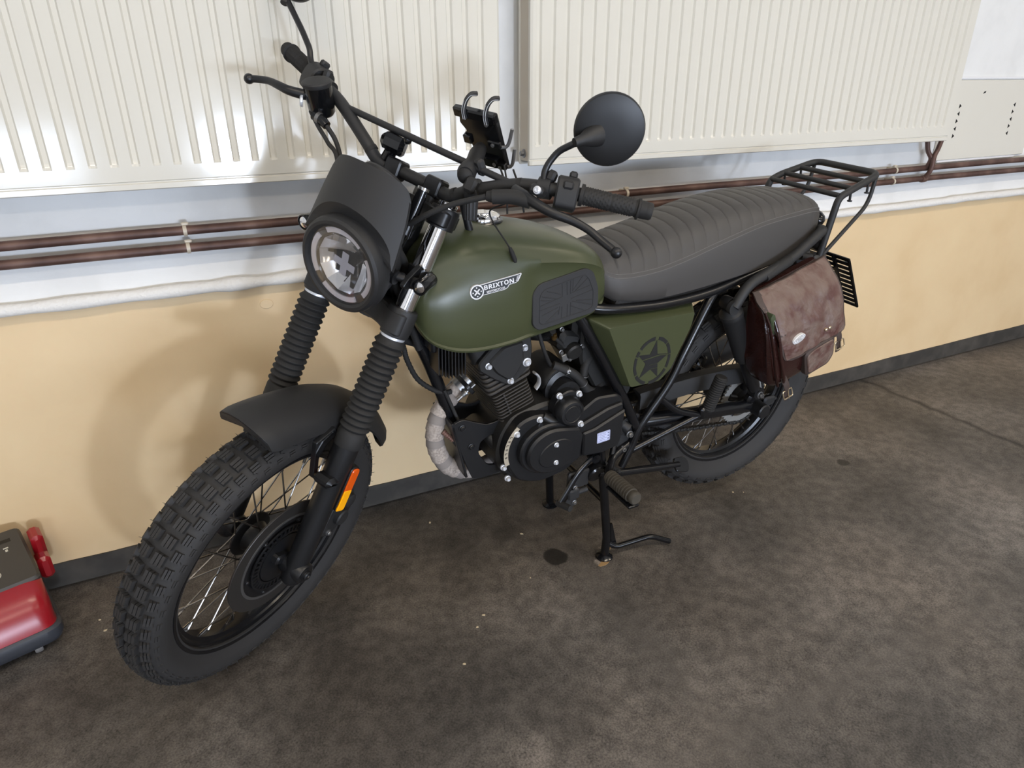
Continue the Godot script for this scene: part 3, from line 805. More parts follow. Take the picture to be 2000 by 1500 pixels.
		y = MB.new(); y.lathe([[0.0, -0.045], [0.011, -0.044], [0.0135, -0.038], [0.0135, -0.004], [0.0145, -0.003], [0.0145, 0.002], [0.0125, 0.003], [0.0125, 0.0], [0.0, 0.0]], along(lp, fw), 24); put("lamp_body", y, M.gloss, g)
		y = MB.new(); y.lathe([[0.012, 0.0005], [0.0085, 0.003], [0.004, 0.0045], [0.0, 0.005]], along(lp, fw), 20); put("lamp_lens", y, M.chrome, g)

func headlight(bike: Node3D, F: Transform3D) -> void:
	var fw := Vector3(-0.895, -0.446, 0.0).normalized()
	var o := Vector3(-0.160, 0.628, 0.0)
	# frame of the lamp: y forwards, x to the side
	var t := F * Transform3D(Basis(Vector3.BACK, fw, Vector3.BACK.cross(fw)).orthonormalized(), o)
	var h := hold("headlight", bike, t)
	var id := Transform3D.IDENTITY
	var b := MB.new()
	b.lathe([[0.0, -0.125], [0.030, -0.122], [0.055, -0.105], [0.072, -0.075], [0.080, -0.045], [0.081, -0.030], [0.0865, -0.028], [0.0895, -0.020], [0.0897, -0.006], [0.0875, 0.004], [0.083, 0.0085], [0.0775, 0.009], [0.0728, 0.006], [0.0722, -0.001], [0.0722, -0.02], [0.06, -0.07], [0.0, -0.11]], id, 64, false, 32.0)
	put("housing", b, M.plastic, h)
	# ring of daytime light guides
	b = MB.new(); b.lathe([[0.056, -0.0035], [0.0722, -0.0015], [0.0722, -0.006], [0.056, -0.008]], id, 64, true, 30.0)
	put("lamp_ring", b, paint(Color(0.17, 0.13, 0.115), 0.15), h)
	b = MB.new(); b.lathe([[0.0565, -0.0025], [0.0585, -0.0005], [0.0585, -0.004], [0.0565, -0.006]], id, 64, true, 30.0); put("chrome_edge", b, M.gloss, h)
	for q in 4:
		var a0 := TAU * q / 4.0 + 0.98
		b = MB.new()
		var rings: Array = []
		for k in 17:
			var a := a0 + (TAU / 4.0 - 0.36) * k / 16.0
			var r := PackedVector3Array()
			for p in [[0.0600, -0.003], [0.0600, 0.0005], [0.0695, 0.0012], [0.0695, -0.003]]: r.append(Vector3(p[0] * cos(a), p[1], p[0] * sin(a)))
			rings.append(r)
		b.grid(rings); put("light_guide", b, paint(Color(0.72, 0.70, 0.72), 0.3), h)
	# faceted bowl
	b = MB.new()
	var rr: Array = []
	for k in 9:
		var u := k / 8.0
		var r := PackedVector3Array()
		for j in 12:
			var a := TAU * j / 12.0 + 0.13
			var rad := 0.0558 * (1.0 - u * 0.98)
			r.append(Vector3(rad * cos(a), -0.004 - 0.048 * sin(u * PI / 2) - (0.003 if j % 2 == 0 and k > 0 else 0.0), rad * sin(a)))
		rr.append(r)
	for k in 9:
		var r := PackedVector3Array()
		var s: PackedVector3Array = rr[8 - k]
		for p in s: r.append(p * 1.02 + Vector3(0, -0.004, 0))
		rr.append(r)
	b.grid(rr, false, true, 8.0); put("reflector", b, M.chrome, h)
	# cross plate in the middle
	b = MB.new()
	var c := 0.0072; var l := 0.0235
	var cr := outline([-c, -l, c, -l, c, -c, l, -c, l, c, c, c, c, l, -c, l, -c, c, -l, c, -l, -c, -c, -c])
	var ct := Transform3D(Basis(Vector3(cos(0.12), 0, sin(0.12)), Vector3(-sin(0.12), 0, cos(0.12)), Vector3.DOWN), Vector3(0, -0.012, 0))
	b.prism(cr, ct, -0.004, 0.004, 0.0006); put("cross_backing", b, M.gloss, h)
	b = MB.new(); b.prism(cr, ct, -0.0046, -0.0041, 0.0); put("cross", b, paint(Color(0.60, 0.60, 0.64), 0.4), h)
	# bulb carrier edges behind the cross
	b = MB.new(); b.lathe([[0.010, -0.05], [0.012, -0.022], [0.009, -0.016], [0.0, -0.016]], id, 16); put("bulb_holder", b, M.gloss, h)
	var gl := paint(Color(1, 1, 1, 0.015), 0.0); gl.transparency = BaseMaterial3D.TRANSPARENCY_ALPHA
	b = MB.new(); b.lathe([[0.0722, 0.0025], [0.06, 0.0055], [0.035, 0.0085], [0.0, 0.010]], id, 48); put("lens", b, gl, h)
	# brackets to the fork
	for s in [1.0, -1.0]:
		b = MB.new()
		b.tube([Vector3(0.07 * s, -0.045, 0), Vector3(0.092 * s, -0.055, 0), Vector3(0.095 * s, -0.085, 0.03)], 0.009, 10)
		b.lathe([[0.0, 0.0], [0.013, 0.0], [0.013, 0.010], [0.0, 0.010]], along(Vector3(0.078 * s, -0.045, 0), Vector3.RIGHT * s), 16)
		put("bracket", b, M.black, h)
	# fly screen above the lamp
	var fl := hold("fly_screen", bike, F)
	b = MB.new()
	var n := 40
	var front: Array = []
	var rows := 9
	# half outline: height along the screen v, half width
	for i in rows:
		var v := i / float(rows - 1)
		var r: Array = []
		for j in n + 1:
			var u := -1.0 + 2.0 * j / n
			var wtop := 0.084; var wbot := 0.099
			var z := u * lerpf(wbot, wtop, pow(v, 1.3))
			var lo := 0.662
			var arch := sqrt(maxf(0.0, 1.0 - pow(z / 0.095, 2.0)))
			var y0 := lo + 0.069 * arch
			var y1 := 0.808 - 0.012 * pow(absf(u), 3.0) - 0.016 * pow(maxf(0.0, (absf(u) - 0.8) / 0.2), 2.0)
			var y := lerpf(y0, y1, v)
			var x := -0.208 + 0.06 * (y - 0.655) + 4.6 * z * z
			r.append(Vector3(x, y, z))
		front.append(r)
	var rings: Array = []
	for i in rows:
		var r := PackedVector3Array()
		for p in front[i]: r.append(p)
		for j in n + 1: r.append((front[i][n - j] as Vector3) + Vector3(0.0075, -0.002, 0))
		rings.append(r)
	b.grid(rings, true, false, 40.0); put("screen", b, M.plastic, fl)
	for s in [1.0, -1.0]:
		b = MB.new()
		b.rod(Vector3(-0.15, 0.70, 0.08 * s), Vector3(-0.09, 0.722, 0.058 * s), 0.006)
		b.rod(Vector3(-0.098, 0.716, 0.058 * s), Vector3(-0.098, 0.806, 0.058 * s), 0.0105, 18)
		put("screen_stay", b, M.gloss, fl)
		b = MB.new(); b.lathe([[0.0, 0.805], [0.0115, 0.805], [0.0115, 0.810], [0.0, 0.811]], Transform3D(Basis.IDENTITY, Vector3(-0.098, 0, 0.058 * s)), 20)
		put("stay_cap", b, M.chrome, fl)
	# instrument behind the screen
	b = MB.new()
	b.lathe([[0.0, -0.03], [0.034, -0.03], [0.040, -0.02], [0.041, 0.012], [0.038, 0.016], [0.0, 0.016]], along(Vector3(-0.125, 0.785, -0.01), Vector3(0.35, 0.94, 0)), 32); put("instrument", b, M.plastic, fl)

func bar_path() -> Array:
	var half := [Vector3(-0.040, 0.816, 0.0), Vector3(-0.041, 0.816, 0.045), Vector3(-0.046, 0.816, 0.085), Vector3(-0.053, 0.837, 0.118), Vector3(-0.056, 0.864, 0.165), Vector3(-0.055, 0.886, 0.21), Vector3(-0.050, 0.900, 0.258), Vector3(-0.034, 0.911, 0.30), Vector3(0.003, 0.935, 0.412)]
	var pts: Array = []
	for i in range(half.size() - 1, 0, -1): pts.append(Vector3(half[i].x, half[i].y, -half[i].z))
	pts.append_array(half)
	return pts

func on_bar(z: float) -> Array:   # point and direction (outwards) on the bar
	var p := bar_path()
	for i in p.size() - 1:
		if z >= p[i].z and z <= p[i + 1].z:
			var t: float = (z - p[i].z) / (p[i + 1].z - p[i].z)
			return [p[i].lerp(p[i + 1], t), (p[i + 1] - p[i]).normalized()]
	return [p[p.size() - 1], Vector3.BACK]

func handlebar(bike: Node3D, F: Transform3D) -> void:
	var h := hold("handlebar", bike, F)
	var b := MB.new(); b.tube(spline(bar_path(), 6), 0.0118, 18); put("bar", b, M.plastic, h)
	b = MB.new(); b.rod(Vector3(-0.056, 0.880, -0.198), Vector3(-0.056, 0.880, 0.198), 0.0062, 14)
	put("crossbar", b, M.plastic, h)
	for s in [1.0, -1.0]:
		b = MB.new()
		b.prism(outline([-0.018, 0.798, 0.016, 0.798, 0.018, 0.835, -0.020, 0.835], 0.008), Transform3D(Basis.IDENTITY, Vector3(-0.040, 0, 0.046 * s)), -0.017, 0.017, 0.003)
		b.lathe([[0.0, 0.772], [0.017, 0.774], [0.0175, 0.80], [0.0, 0.80]], Transform3D(Basis.IDENTITY, Vector3(-0.040, 0, 0.046 * s)), 20)
		put("riser", b, M.black, h)
	# grips: studded on the left, ribbed on the right
	for s in [1.0, -1.0]:
		var q0: Array = on_bar(0.304 * s); var q1: Array = on_bar(0.4119 * s)
		var a: Vector3 = q0[0]; var e: Vector3 = q1[0]
		var d := (e - a).normalized(); var L := (e - a).length()
		var t := along(a, d)
		b = MB.new()
		var rings: Array = []
		var N := 72; var K := 78
		for k in K + 1:
			var y := L * k / K
			var r0 := 0.0152
			var flange := 0.0
			if y < 0.006: flange = 0.0035
			if absf(y - L + 0.014) < 0.0022: flange = 0.0035
			elif absf(y - L * 0.47) < 0.001 or absf(y - L + 0.020) < 0.001: flange = -0.0008
			var r := PackedVector3Array()
			for j in N:
				var ang := TAU * j / N
				var bump := 0.0
				if flange == 0.0 and y > 0.008 and y < L - 0.020:
					bump = (0.0011 if (k % 3 == 1 and (j + (3 if (k / 3) % 2 == 0 else 0)) % 6 < 2) else 0.0) if s > 0 else 0.0012 * (1.0 if k % 3 == 0 else 0.0) + 0.0006 * (1.0 if j % 6 < 2 else 0.0)
				var rr := r0 + flange + bump
				r.append(t * Vector3(rr * cos(ang), y, rr * sin(ang)))
			rings.append(r)
		b.grid(rings, true, false, 55.0)
		b.lathe([[0.0135, L - 0.003], [0.0150, L], [0.0148, L + 0.008], [0.0125, L + 0.011], [0.0, L + 0.011]], t, 24)
		put("grip", b, M.rubber, h)
	# switch gear
	for s in [1.0, -1.0]:
		var q: Array = on_bar(0.283 * s)
		var d: Vector3 = q[1] * s
		var t := along(q[0], d, Vector3(-1, 0, 0))
		b = MB.new()
		var ol := outline([-0.022, -0.030, 0.020, -0.032, 0.026, -0.01, 0.024, 0.016, 0.008, 0.026, -0.018, 0.024, -0.026, 0.006], 0.009)
		var bs := Basis(Vector3(-1, 0, 0), Vector3.UP, d)
		bs.x = (Vector3(-1, 0, 0) - d * (-d.x)).normalized(); bs.y = d.cross(bs.x).normalized() * (1.0 if d.cross(bs.x).y > 0 else -1.0)
		bs.x = bs.y.cross(d)
		bs.z = d
		b.prism(ol, Transform3D(bs, q[0]), -0.019, 0.019, 0.003)
		b.box((q[0] as Vector3) + bs.y * 0.029 + d * 0.006, Vector3(0.018, 0.012, 0.014), 0.003, bs)
		b.box((q[0] as Vector3) - bs.x * 0.024 + bs.y * 0.008, Vector3(0.010, 0.014, 0.018), 0.003, bs)
		put("switch_housing", b, M.plastic, h)
		# perch and lever
		var pq: Array = on_bar(0.248 * s)
		b = MB.new()
		b.lathe([[0.0115, -0.011], [0.0185, -0.011], [0.0185, 0.011], [0.0115, 0.011]], along(pq[0], pq[1]), 20, true)
		b.box((pq[0] as Vector3) + Vector3(-0.024, -0.010, 0.0), Vector3(0.030, 0.018, 0.026), 0.005)
		b.box((pq[0] as Vector3) + Vector3(-0.004, 0.022, 0.004 * s), Vector3(0.018, 0.020, 0.016), 0.004)
		put("lever_perch", b, M.plastic, h)
		b = MB.new()
		var lv: Array
		if s > 0: lv = [Vector3(-0.070, 0.872, 0.205), Vector3(-0.084, 0.870, 0.232), Vector3(-0.088, 0.866, 0.262), Vector3(-0.086, 0.864, 0.292), Vector3(-0.074, 0.8665, 0.325), Vector3(-0.066, 0.8645, 0.355), Vector3(-0.064, 0.858, 0.382), Vector3(-0.066, 0.8505, 0.415)]
		else: lv = [Vector3(-0.085, 0.878, -0.225), Vector3(-0.100, 0.868, -0.246), Vector3(-0.115, 0.862, -0.272), Vector3(-0.118, 0.862, -0.296), Vector3(-0.116, 0.862, -0.322), Vector3(-0.116, 0.857, -0.346), Vector3(-0.119, 0.850, -0.366)]
		var path := spline(lv, 5)
		var rad: Array = []
		for i in path.size():
			var u := i / float(path.size() - 1)
			rad.append(lerpf(0.0105, 0.0068, minf(1.0, u * 1.5)))
		b.tube(path, rad, 14, 0.72, Vector3.UP)
		var tip: Vector3 = lv[lv.size() - 1]
		b.ball(tip, Vector3.ONE * 0.0098, 16)
		put("brake_lever" if s < 0 else "clutch_lever", b, M.black, h)
		b = MB.new(); bolt(b, (pq[0] as Vector3) + Vector3(-0.040, -0.010, 0.004 * s), Vector3(-1, 0, 0), 0.005, 0.004); put("perch_bolt", b, M.zinc, h)
	# rubber boot of the clutch cable
	b = MB.new()
	b.tube(spline([Vector3(-0.080, 0.866, 0.245), Vector3(-0.087, 0.860, 0.215), Vector3(-0.096, 0.846, 0.185)], 5), 0.0125, 14)
	b.tube([Vector3(-0.094, 0.849, 0.19), Vector3(-0.098, 0.843, 0.175)], [0.0125, 0.008], 14)
	put("cable_boot", b, M.rubber, h)
	# brake fluid reservoir, upright
	var up := Vector3(-0.735, 0.994, -0.19).normalized()
	var rc := Vector3(-0.088, 0.8755, -0.226)
	b = MB.new(); b.lathe([[0.0, -0.034], [0.020, -0.034], [0.0245, -0.028], [0.0265, 0.020], [0.0265, 0.022]], along(rc, up), 36); put("brake_reservoir", b, M.gloss, h)
	b = MB.new(); b.lathe([[0.0268, 0.0205], [0.0275, 0.022], [0.0275, 0.0275], [0.0255, 0.0295], [0.012, 0.031], [0.0, 0.031]], along(rc, up), 36)
	put("reservoir_cap", b, M.plastic, h)
	b = MB.new(); b.lathe([[0.0, 0.0], [0.011, 0.0], [0.011, 0.004], [0.008, 0.006], [0.0, 0.006]], along(rc + Vector3(-0.0145, -0.020, -0.0195), Vector3(-0.58, -0.3, -0.75)), 20); put("sight_glass", b, M.zinc, h)
	b = MB.new(); b.tube([rc + Vector3(-0.004, -0.034, 0.006), rc + Vector3(-0.002, -0.036, 0.024), rc + Vector3(0.0, -0.042, 0.038)], [0.010, 0.010, 0.0085], 14); put("hose_union", b, M.gloss, h)
	b = MB.new(); b.tube([rc + Vector3(-0.003, -0.0352, 0.014), rc + Vector3(-0.002, -0.036, 0.021)], 0.0106, 14); put("union_ring", b, M.steel, h)
	# small box on the bar beside the screen
	b = MB.new()
	b.box(Vector3(-0.060, 0.858, -0.058), Vector3(0.040, 0.030, 0.046), 0.008, Basis(Vector3.UP, 0.35) * Basis(Vector3.BACK, 0.15))
	b.box(Vector3(-0.048, 0.850, -0.060), Vector3(0.034, 0.022, 0.036), 0.005, Basis(Vector3.UP, 0.35))
	b.box(Vector3(-0.050, 0.874, -0.040), Vector3(0.014, 0.016, 0.014), 0.003)
	b.rod(Vector3(-0.046, 0.826, -0.07), Vector3(-0.052, 0.846, -0.062), 0.012, 12)
	put("action_box", b, M.gloss, h)
	# straps of cloth tape round the bar
	for z in [0.093, 0.205, -0.105]:
		b = MB.new()
		var q: Array = on_bar(z)
		b.lathe([[0.011, -0.004], [0.0128, -0.004], [0.0128, 0.004], [0.011, 0.004]], along(q[0], q[1]), 18, true)
		put("bar_tie", b, M.rubber, h)
	# mirrors
	for s in [1.0, -1.0]:
		var m := hold("mirror", bike, F)
		var o: Array = on_bar(0.250 * s) if s > 0 else on_bar(-0.268)
		b = MB.new()
		var base: Vector3 = (o[0] as Vector3) + Vector3(-0.008, 0.012, 0)
		var stem: Array = [base + Vector3(0, -0.022, 0), Vector3(-0.060, 0.921, 0.238), Vector3(-0.060, 0.936, 0.2385), Vector3(-0.060, 0.960, 0.2455), Vector3(-0.066, 0.990, 0.2775)]
		if s < 0: stem = [base + Vector3(0.0, -0.02, 0), Vector3(-0.050, 0.934, -0.308), Vector3(-0.050, 0.95, -0.317), Vector3(-0.050, 0.976, -0.349), Vector3(-0.050, 1.020, -0.412)]
		b.tube(fillet(stem, 0.016, 5), 0.0058, 14)
		b.tube([stem[0], (stem[0] as Vector3).lerp(stem[1], 0.45)], [0.0092, 0.008], 12)
		put("stem", b, M.black, m)
		var c := Vector3(-0.033, 1.026, 0.3035) if s > 0 else Vector3(-0.028, 1.081, -0.436)
		var nrm := Vector3(-0.80, -0.30, 0.52).normalized() if s > 0 else Vector3(-0.93, -0.35, 0.1).normalized()
		b = MB.new()
		var e: Vector3 = stem[4]
		var tow := (c - e).normalized()
		var at := Vector3(-0.037, 1.011, 0.287) if s > 0 else c + Vector3(0, -0.012, 0)
		b.tube([e - tow * 0.014, e + tow * 0.002, e.lerp(at, 0.45), e.lerp(at, 0.8), at], [0.0075, 0.0095, 0.0150, 0.0185, 0.0200], 20)
		put("socket", b, M.plastic, m)
		b = MB.new()
		b.lathe([[0.0, -0.008], [0.0575, -0.008], [0.0602, -0.006], [0.0602, -0.001], [0.0580, 0.003], [0.044, 0.0062], [0.02, 0.0075], [0.0, 0.0075]], along(c, nrm), 48)
		put("back", b, M.mirror_back, m)
		b = MB.new(); b.lathe([[0.0, -0.0092], [0.0522, -0.0092], [0.0522, -0.0082], [0.0, -0.0082]], along(c, nrm), 40); put("glass", b, M.chrome, m)

func phone_holder(bike: Node3D, F: Transform3D) -> void:
	var g := hold("phone_holder", bike, F)
	var b := MB.new()
	var q: Array = on_bar(0.127)
	var p: Vector3 = q[0]
	b.lathe([[0.0112, -0.013], [0.0185, -0.013], [0.0195, -0.010], [0.0195, 0.010], [0.0185, 0.013], [0.0112, 0.013]], along(p, q[1]), 24, true)
	b.box(p + Vector3(-0.012, 0.006, 0), Vector3(0.03, 0.028, 0.024), 0.005)
	b.rod(p + Vector3(-0.012, 0.01, -0.002), p + Vector3(-0.012, 0.018, -0.019), 0.0062, 14)
	put("bar_clamp", b, M.plastic, g)
	b = MB.new()
	var kd := Vector3(0.22, -0.92, 0.30).normalized()
	var k0 := p + Vector3(-0.012, -0.014, 0.006)
	var rings: Array = []
	var t := along(k0, kd)
	for i in 6:
		var y: float = [0.0, 0.001, 0.003, 0.036, 0.038, 0.038][i]
		var r := PackedVector3Array()
		for j in 48:
			var a := TAU * j / 48.0
			var rr: float = (0.0128 + (0.0008 if j % 3 == 0 else 0.0)) * [0.6, 0.95, 1.0, 0.93, 0.87, 0.3][i]
			r.append(t * Vector3(rr * cos(a), y, rr * sin(a)))
		rings.append(r)
	b.grid(rings, true, false, 25.0); put("clamp_knob", b, M.plastic, g)
	# ball arm
	b = MB.new()
	var b0 := p + Vector3(-0.012, 0.020, -0.021)
	b.ball(b0, Vector3.ONE * 0.0155, 18)
	put("ball_joint", b, M.rubber, g)
	b = MB.new()
	var b1 := Vector3(0.010, 0.914, 0.073)
	var ad := (b1 - b0).normalized()
	var al := (b1 - b0).length()
	b.tube([b0 - ad * 0.006, b0 + ad * 0.004, b0 + ad * 0.016, b0 + ad * al * 0.45, b0 + ad * al * 0.75, b0 + ad * al], [0.0170, 0.0205, 0.0195, 0.0150, 0.0180, 0.0150], 18, 0.85)
	put("ball_arm", b, M.plastic, g)
	b = MB.new()
	var wd := Vector3(-0.5, 0.1, 0.85).normalized()
	b.rod(b0 + ad * 0.034, b0 + ad * 0.034 + wd * 0.024, 0.011, 16)
	b.box(b0 + ad * 0.034 + wd * 0.033, Vector3(0.030, 0.015, 0.017), 0.004, Basis(Vector3(0.1, 1, 0).normalized(), wd.cross(Vector3(0.1, 1, 0)).normalized(), wd).orthonormalized() * Basis(Vector3.BACK, 0.9))
	put("arm_knob", b, M.plastic, g)
	# cradle: v up its length, u across, n towards the camera side (its back)
	var v := Vector3(-0.77, 0.61, -0.18).normalized()
	var u := Vector3(-0.10, 0.10, 0.99); u = (u - v * u.dot(v)).normalized()
	var n := u.cross(v).normalized()
	var c := Vector3(0.005, 0.943, 0.0675)
	var bs := Basis(u, v, n)
	b = MB.new()
	b.prism(outline([-0.046, 0.016, -0.040, 0.046, 0.040, 0.046, 0.044, -0.068, 0.012, -0.074, -0.026, -0.05, -0.030, -0.028, -0.043, -0.022, -0.043, -0.008, -0.034, 0.0], 0.003), Transform3D(bs, c), -0.007, 0.005, 0.0015)
	b.box(c + bs * Vector3(-0.004, 0.040, 0.004), Vector3(0.094, 0.020, 0.014), 0.003, bs)
	b.box(c + bs * Vector3(0.030, -0.012, 0.008), Vector3(0.028, 0.014, 0.008), 0.002, bs)
	b.box(c + bs * Vector3(0.032, -0.058, 0.008), Vector3(0.030, 0.014, 0.010), 0.002, bs)
	b.box(c + bs * Vector3(-0.034, -0.016, 0.006), Vector3(0.018, 0.018, 0.010), 0.002, bs)
	b.prism(outline([-0.030, -0.045, 0.028, -0.045, 0.032, -0.060, 0.018, -0.066, -0.02, -0.066, -0.034, -0.06], 0.004), Transform3D(bs, c), 0.004, 0.013, 0.002)
	put("cradle", b, M.gloss, g)
	for e in [-0.022, 0.026]:
		b = MB.new()
		var hk := spline([c + bs * Vector3(e, 0.034, 0.012), c + bs * Vector3(e, 0.050, 0.010), c + bs * Vector3(e + 0.003, 0.064, 0.002), c + bs * Vector3(e + 0.009, 0.071, -0.008), c + bs * Vector3(e + 0.014, 0.067, -0.018)], 4)
		b.tube(hk, 0.0042, 8, 1.0, u); put("claw", b, M.plastic, g)
		b = MB.new()
		for w in [-0.0022, 0.0022]:
			var hk2: Array = []
			for pp in hk: hk2.append((pp as Vector3) + n * 0.0042 + u * w)
			b.tube(hk2, 0.0006, 5)
		put("claw_rib", b, M.zinc, g)
	for e in [[-0.018, 0.060], [-0.062, 0.056]]:
		b = MB.new()
		b.tube(spline([c + bs * Vector3(0.040, e[0], 0.006), c + bs * Vector3(0.052, e[0] + 0.002, -0.002), c + bs * Vector3(e[1], e[0] + 0.030, -0.014)], 4), 0.0034, 8); put("claw", b, M.steel, g)
	b = MB.new()
	for q2 in [[-0.030, -0.052], [0.022, -0.056], [0.028, -0.012], [0.034, -0.06], [0.024, 0.030]]: bolt(b, c + bs * Vector3(q2[0], q2[1], 0.013), n, 0.0028, 0.002)
	put("cradle_bolts", b, M.steel, g)

# ---------------------------------------------------------------- tank, seat, covers
func tank(bike: Node3D) -> void:
	var g := hold("fuel_tank", bike)
	# x, bottom, top, half width below, crease height, half width at the crease
	var S := [
		[-0.998, 0.800, 0.835, 0.070, 0.822, 0.060], [-0.993, 0.776, 0.868, 0.095, 0.838, 0.080], [-0.980, 0.750, 0.896, 0.112, 0.850, 0.094], [-0.962, 0.732, 0.915, 0.120, 0.860, 0.102],
		[-0.935, 0.718, 0.931, 0.1255, 0.868, 0.1085], [-0.905, 0.709, 0.940, 0.128, 0.875, 0.1125], [-0.870, 0.7045, 0.9445, 0.1285, 0.881, 0.115], [-0.830, 0.704, 0.9445, 0.128, 0.885, 0.116],
		[-0.790, 0.7065, 0.941, 0.1265, 0.886, 0.1165], [-0.765, 0.709, 0.938, 0.124, 0.886, 0.1165], [-0.745, 0.711, 0.934, 0.1205, 0.885, 0.1165], [-0.72, 0.7135, 0.929, 0.119, 0.883, 0.116], [-0.68, 0.718, 0.920, 0.1175, 0.878, 0.1145], [-0.64, 0.7235, 0.908, 0.1155, 0.871, 0.112], [-0.605, 0.730, 0.895, 0.112, 0.862, 0.108],
		[-0.578, 0.736, 0.881, 0.107, 0.850, 0.102], [-0.558, 0.743, 0.866, 0.100, 0.836, 0.093], [-0.543, 0.752, 0.846, 0.090, 0.818, 0.082], [-0.533, 0.765, 0.822, 0.074, 0.80, 0.066]]
	var st := S
	var rings: Array = []
	for i in st.size():
		var s: Array = st[i]
		var yb: float = s[1]; var yt: float = s[2]; var w: float = s[3]; var yc: float = s[4]; var wc: float = s[5]
		var hd: float = clampf((s[0] + 0.79) / 0.06, 0.0, 1.0) * clampf((-0.53 - s[0]) / 0.06, 0.0, 1.0)   # hollow for the knee
		var hh := yc - yb
		var half := [Vector2(0.0, yb + 0.03), Vector2(w * 0.45, yb + 0.012), Vector2(w - 0.016, yb), Vector2(w - 0.004, yb + 0.0015), Vector2(w - 0.002, yb + 0.006), Vector2(w - 0.006, yb + 0.010), Vector2(w - 0.0025, yb + 0.020), Vector2(w, yb + hh * 0.32), Vector2(w, yb + hh * 0.55), Vector2(w - 0.001 - 0.001 * hd, yb + hh * 0.74), Vector2(lerpf(w, wc, 0.45) - 0.002 * hd, yb + hh * 0.865), Vector2(lerpf(w, wc, 0.75) + 0.0045 * hd, yb + hh * 0.945),
			Vector2(wc, yc), Vector2(wc * 0.955, yc + (yt - yc) * 0.28), Vector2(wc * 0.86, yc + (yt - yc) * 0.56), Vector2(wc * 0.70, yc + (yt - yc) * 0.78), Vector2(wc * 0.48, yc + (yt - yc) * 0.92), Vector2(wc * 0.24, yc + (yt - yc) * 0.985), Vector2(0.0, yt)]
		var r := PackedVector3Array()
		for p in half: r.append(Vector3(s[0], p.y, p.x))
		for k in range(half.size() - 2, 0, -1): r.append(Vector3(s[0], half[k].y, -half[k].x))
		rings.append(r)
	# finer stations by interpolating neighbouring rings
	var fine: Array = []
	for i in rings.size() - 1:
		for k in 3:
			var u := k / 3.0
			var r := PackedVector3Array()
			for j in rings[0].size():
				var p0: Vector3 = rings[maxi(i - 1, 0)][j]; var p1: Vector3 = rings[i][j]; var pp2: Vector3 = rings[i + 1][j]; var p3: Vector3 = rings[mini(i + 2, rings.size() - 1)][j]
				r.append(p1.cubic_interpolate(pp2, p0, p3, u))
			fine.append(r)
	fine.append(rings[rings.size() - 1])
	var b := MB.new(); b.grid(fine, true, false, 48.0); put("tank_body", b, M.olive, g)
	# filler cap
	var up := Vector3(-0.02, 1.0, 0.0).normalized()
	b = MB.new(); b.lathe([[0.0, -0.012], [0.043, -0.012], [0.044, -0.002], [0.0425, 0.0], [0.0, 0.0]], along(Vector3(-0.806, 0.9425, 0), up), 40); put("cap_well", b, M.gloss, g)
	b = MB.new(); b.lathe([[0.0, -0.004], [0.0375, -0.004], [0.0382, 0.002], [0.037, 0.007], [0.033, 0.010], [0.031, 0.0085], [0.020, 0.0085], [0.019, 0.0125], [0.0165, 0.0145], [0.0, 0.0145]], along(Vector3(-0.806, 0.9425, 0), up), 48)
	put("filler_cap", b, M.chrome, g)
	# knee pads with the raised crosses, on both sides
	for s in [1.0, -1.0]:
		var kp := hold("knee_pad", g, Transform3D(Basis(Vector3(1, 0, 0), Vector3(0, 1, 0), Vector3(0, 0, 1)), Vector3.ZERO))
		var nrm := Vector3(0.045, 0.045, 1.0 * s).normalized()
		var ux := Vector3(1, 0, 0); ux = (ux - nrm * ux.dot(nrm)).normalized()
		var uy := nrm.cross(ux) * 1.0
		if uy.y < 0: uy = -uy
		var bs := Basis(ux, uy, ux.cross(uy))
		var o := Vector3(-0.664, 0.790, 0.1175 * s)
		var zd := 1.0 if bs.z.dot(nrm) > 0 else -1.0
		var tr := Transform3D(bs, o)
		var outer := [-0.084, 0.022, -0.068, 0.040, 0.048, 0.058, 0.068, 0.048, 0.084, 0.010, 0.086, -0.034, 0.072, -0.046, -0.068, -0.062, -0.082, -0.048]
		b = MB.new()
		var za := -0.006 if zd > 0 else -0.0025
		var zb := 0.0025 if zd > 0 else 0.006
		b.prism(outline(outer, 0.012), tr, za, zb, 0.0012); put("pad_base", b, M.pad, kp)
		# raised ribs: frame lines, upright and level cross, diagonals
		b = MB.new()
		var inn := [-0.066, 0.014, -0.056, 0.026, 0.044, 0.044, 0.056, 0.036, 0.070, 0.006, 0.071, -0.030, 0.060, -0.036, -0.058, -0.050, -0.066, -0.044]
		var ip: Array = []
		for k in range(0, inn.size(), 2): ip.append(tr * Vector3(inn[k], inn[k + 1], 0.0026 * zd))
		b.tube(fillet(ip, 0.008, 3, true), 0.0011, 6, 1.0, Vector3.ZERO, true)
		var ln := [[-0.012, 0.034, -0.010, 0.004], [0.000, 0.036, 0.002, 0.006], [0.010, 0.038, 0.010, 0.010], [0.016, 0.039, 0.016, 0.012], [-0.010, -0.018, -0.010, -0.044], [-0.016, -0.016, -0.018, -0.034], [0.004, -0.014, 0.004, -0.041], [0.012, -0.012, 0.012, -0.040],
			[-0.064, -0.008, -0.010, 0.004], [-0.064, -0.018, -0.016, -0.010], [0.010, 0.008, 0.066, 0.020], [0.012, -0.004, 0.069, 0.008],
			[-0.050, 0.022, -0.014, 0.010], [-0.062, 0.012, -0.026, 0.002], [-0.064, 0.004, -0.040, 0.0], [0.016, 0.014, 0.040, 0.042], [0.022, 0.012, 0.054, 0.036], [-0.060, -0.030, -0.020, -0.018], [-0.050, -0.046, -0.018, -0.024], [0.016, -0.010, 0.068, -0.026], [0.026, -0.010, 0.070, -0.014], [0.014, -0.020, 0.050, -0.036]]
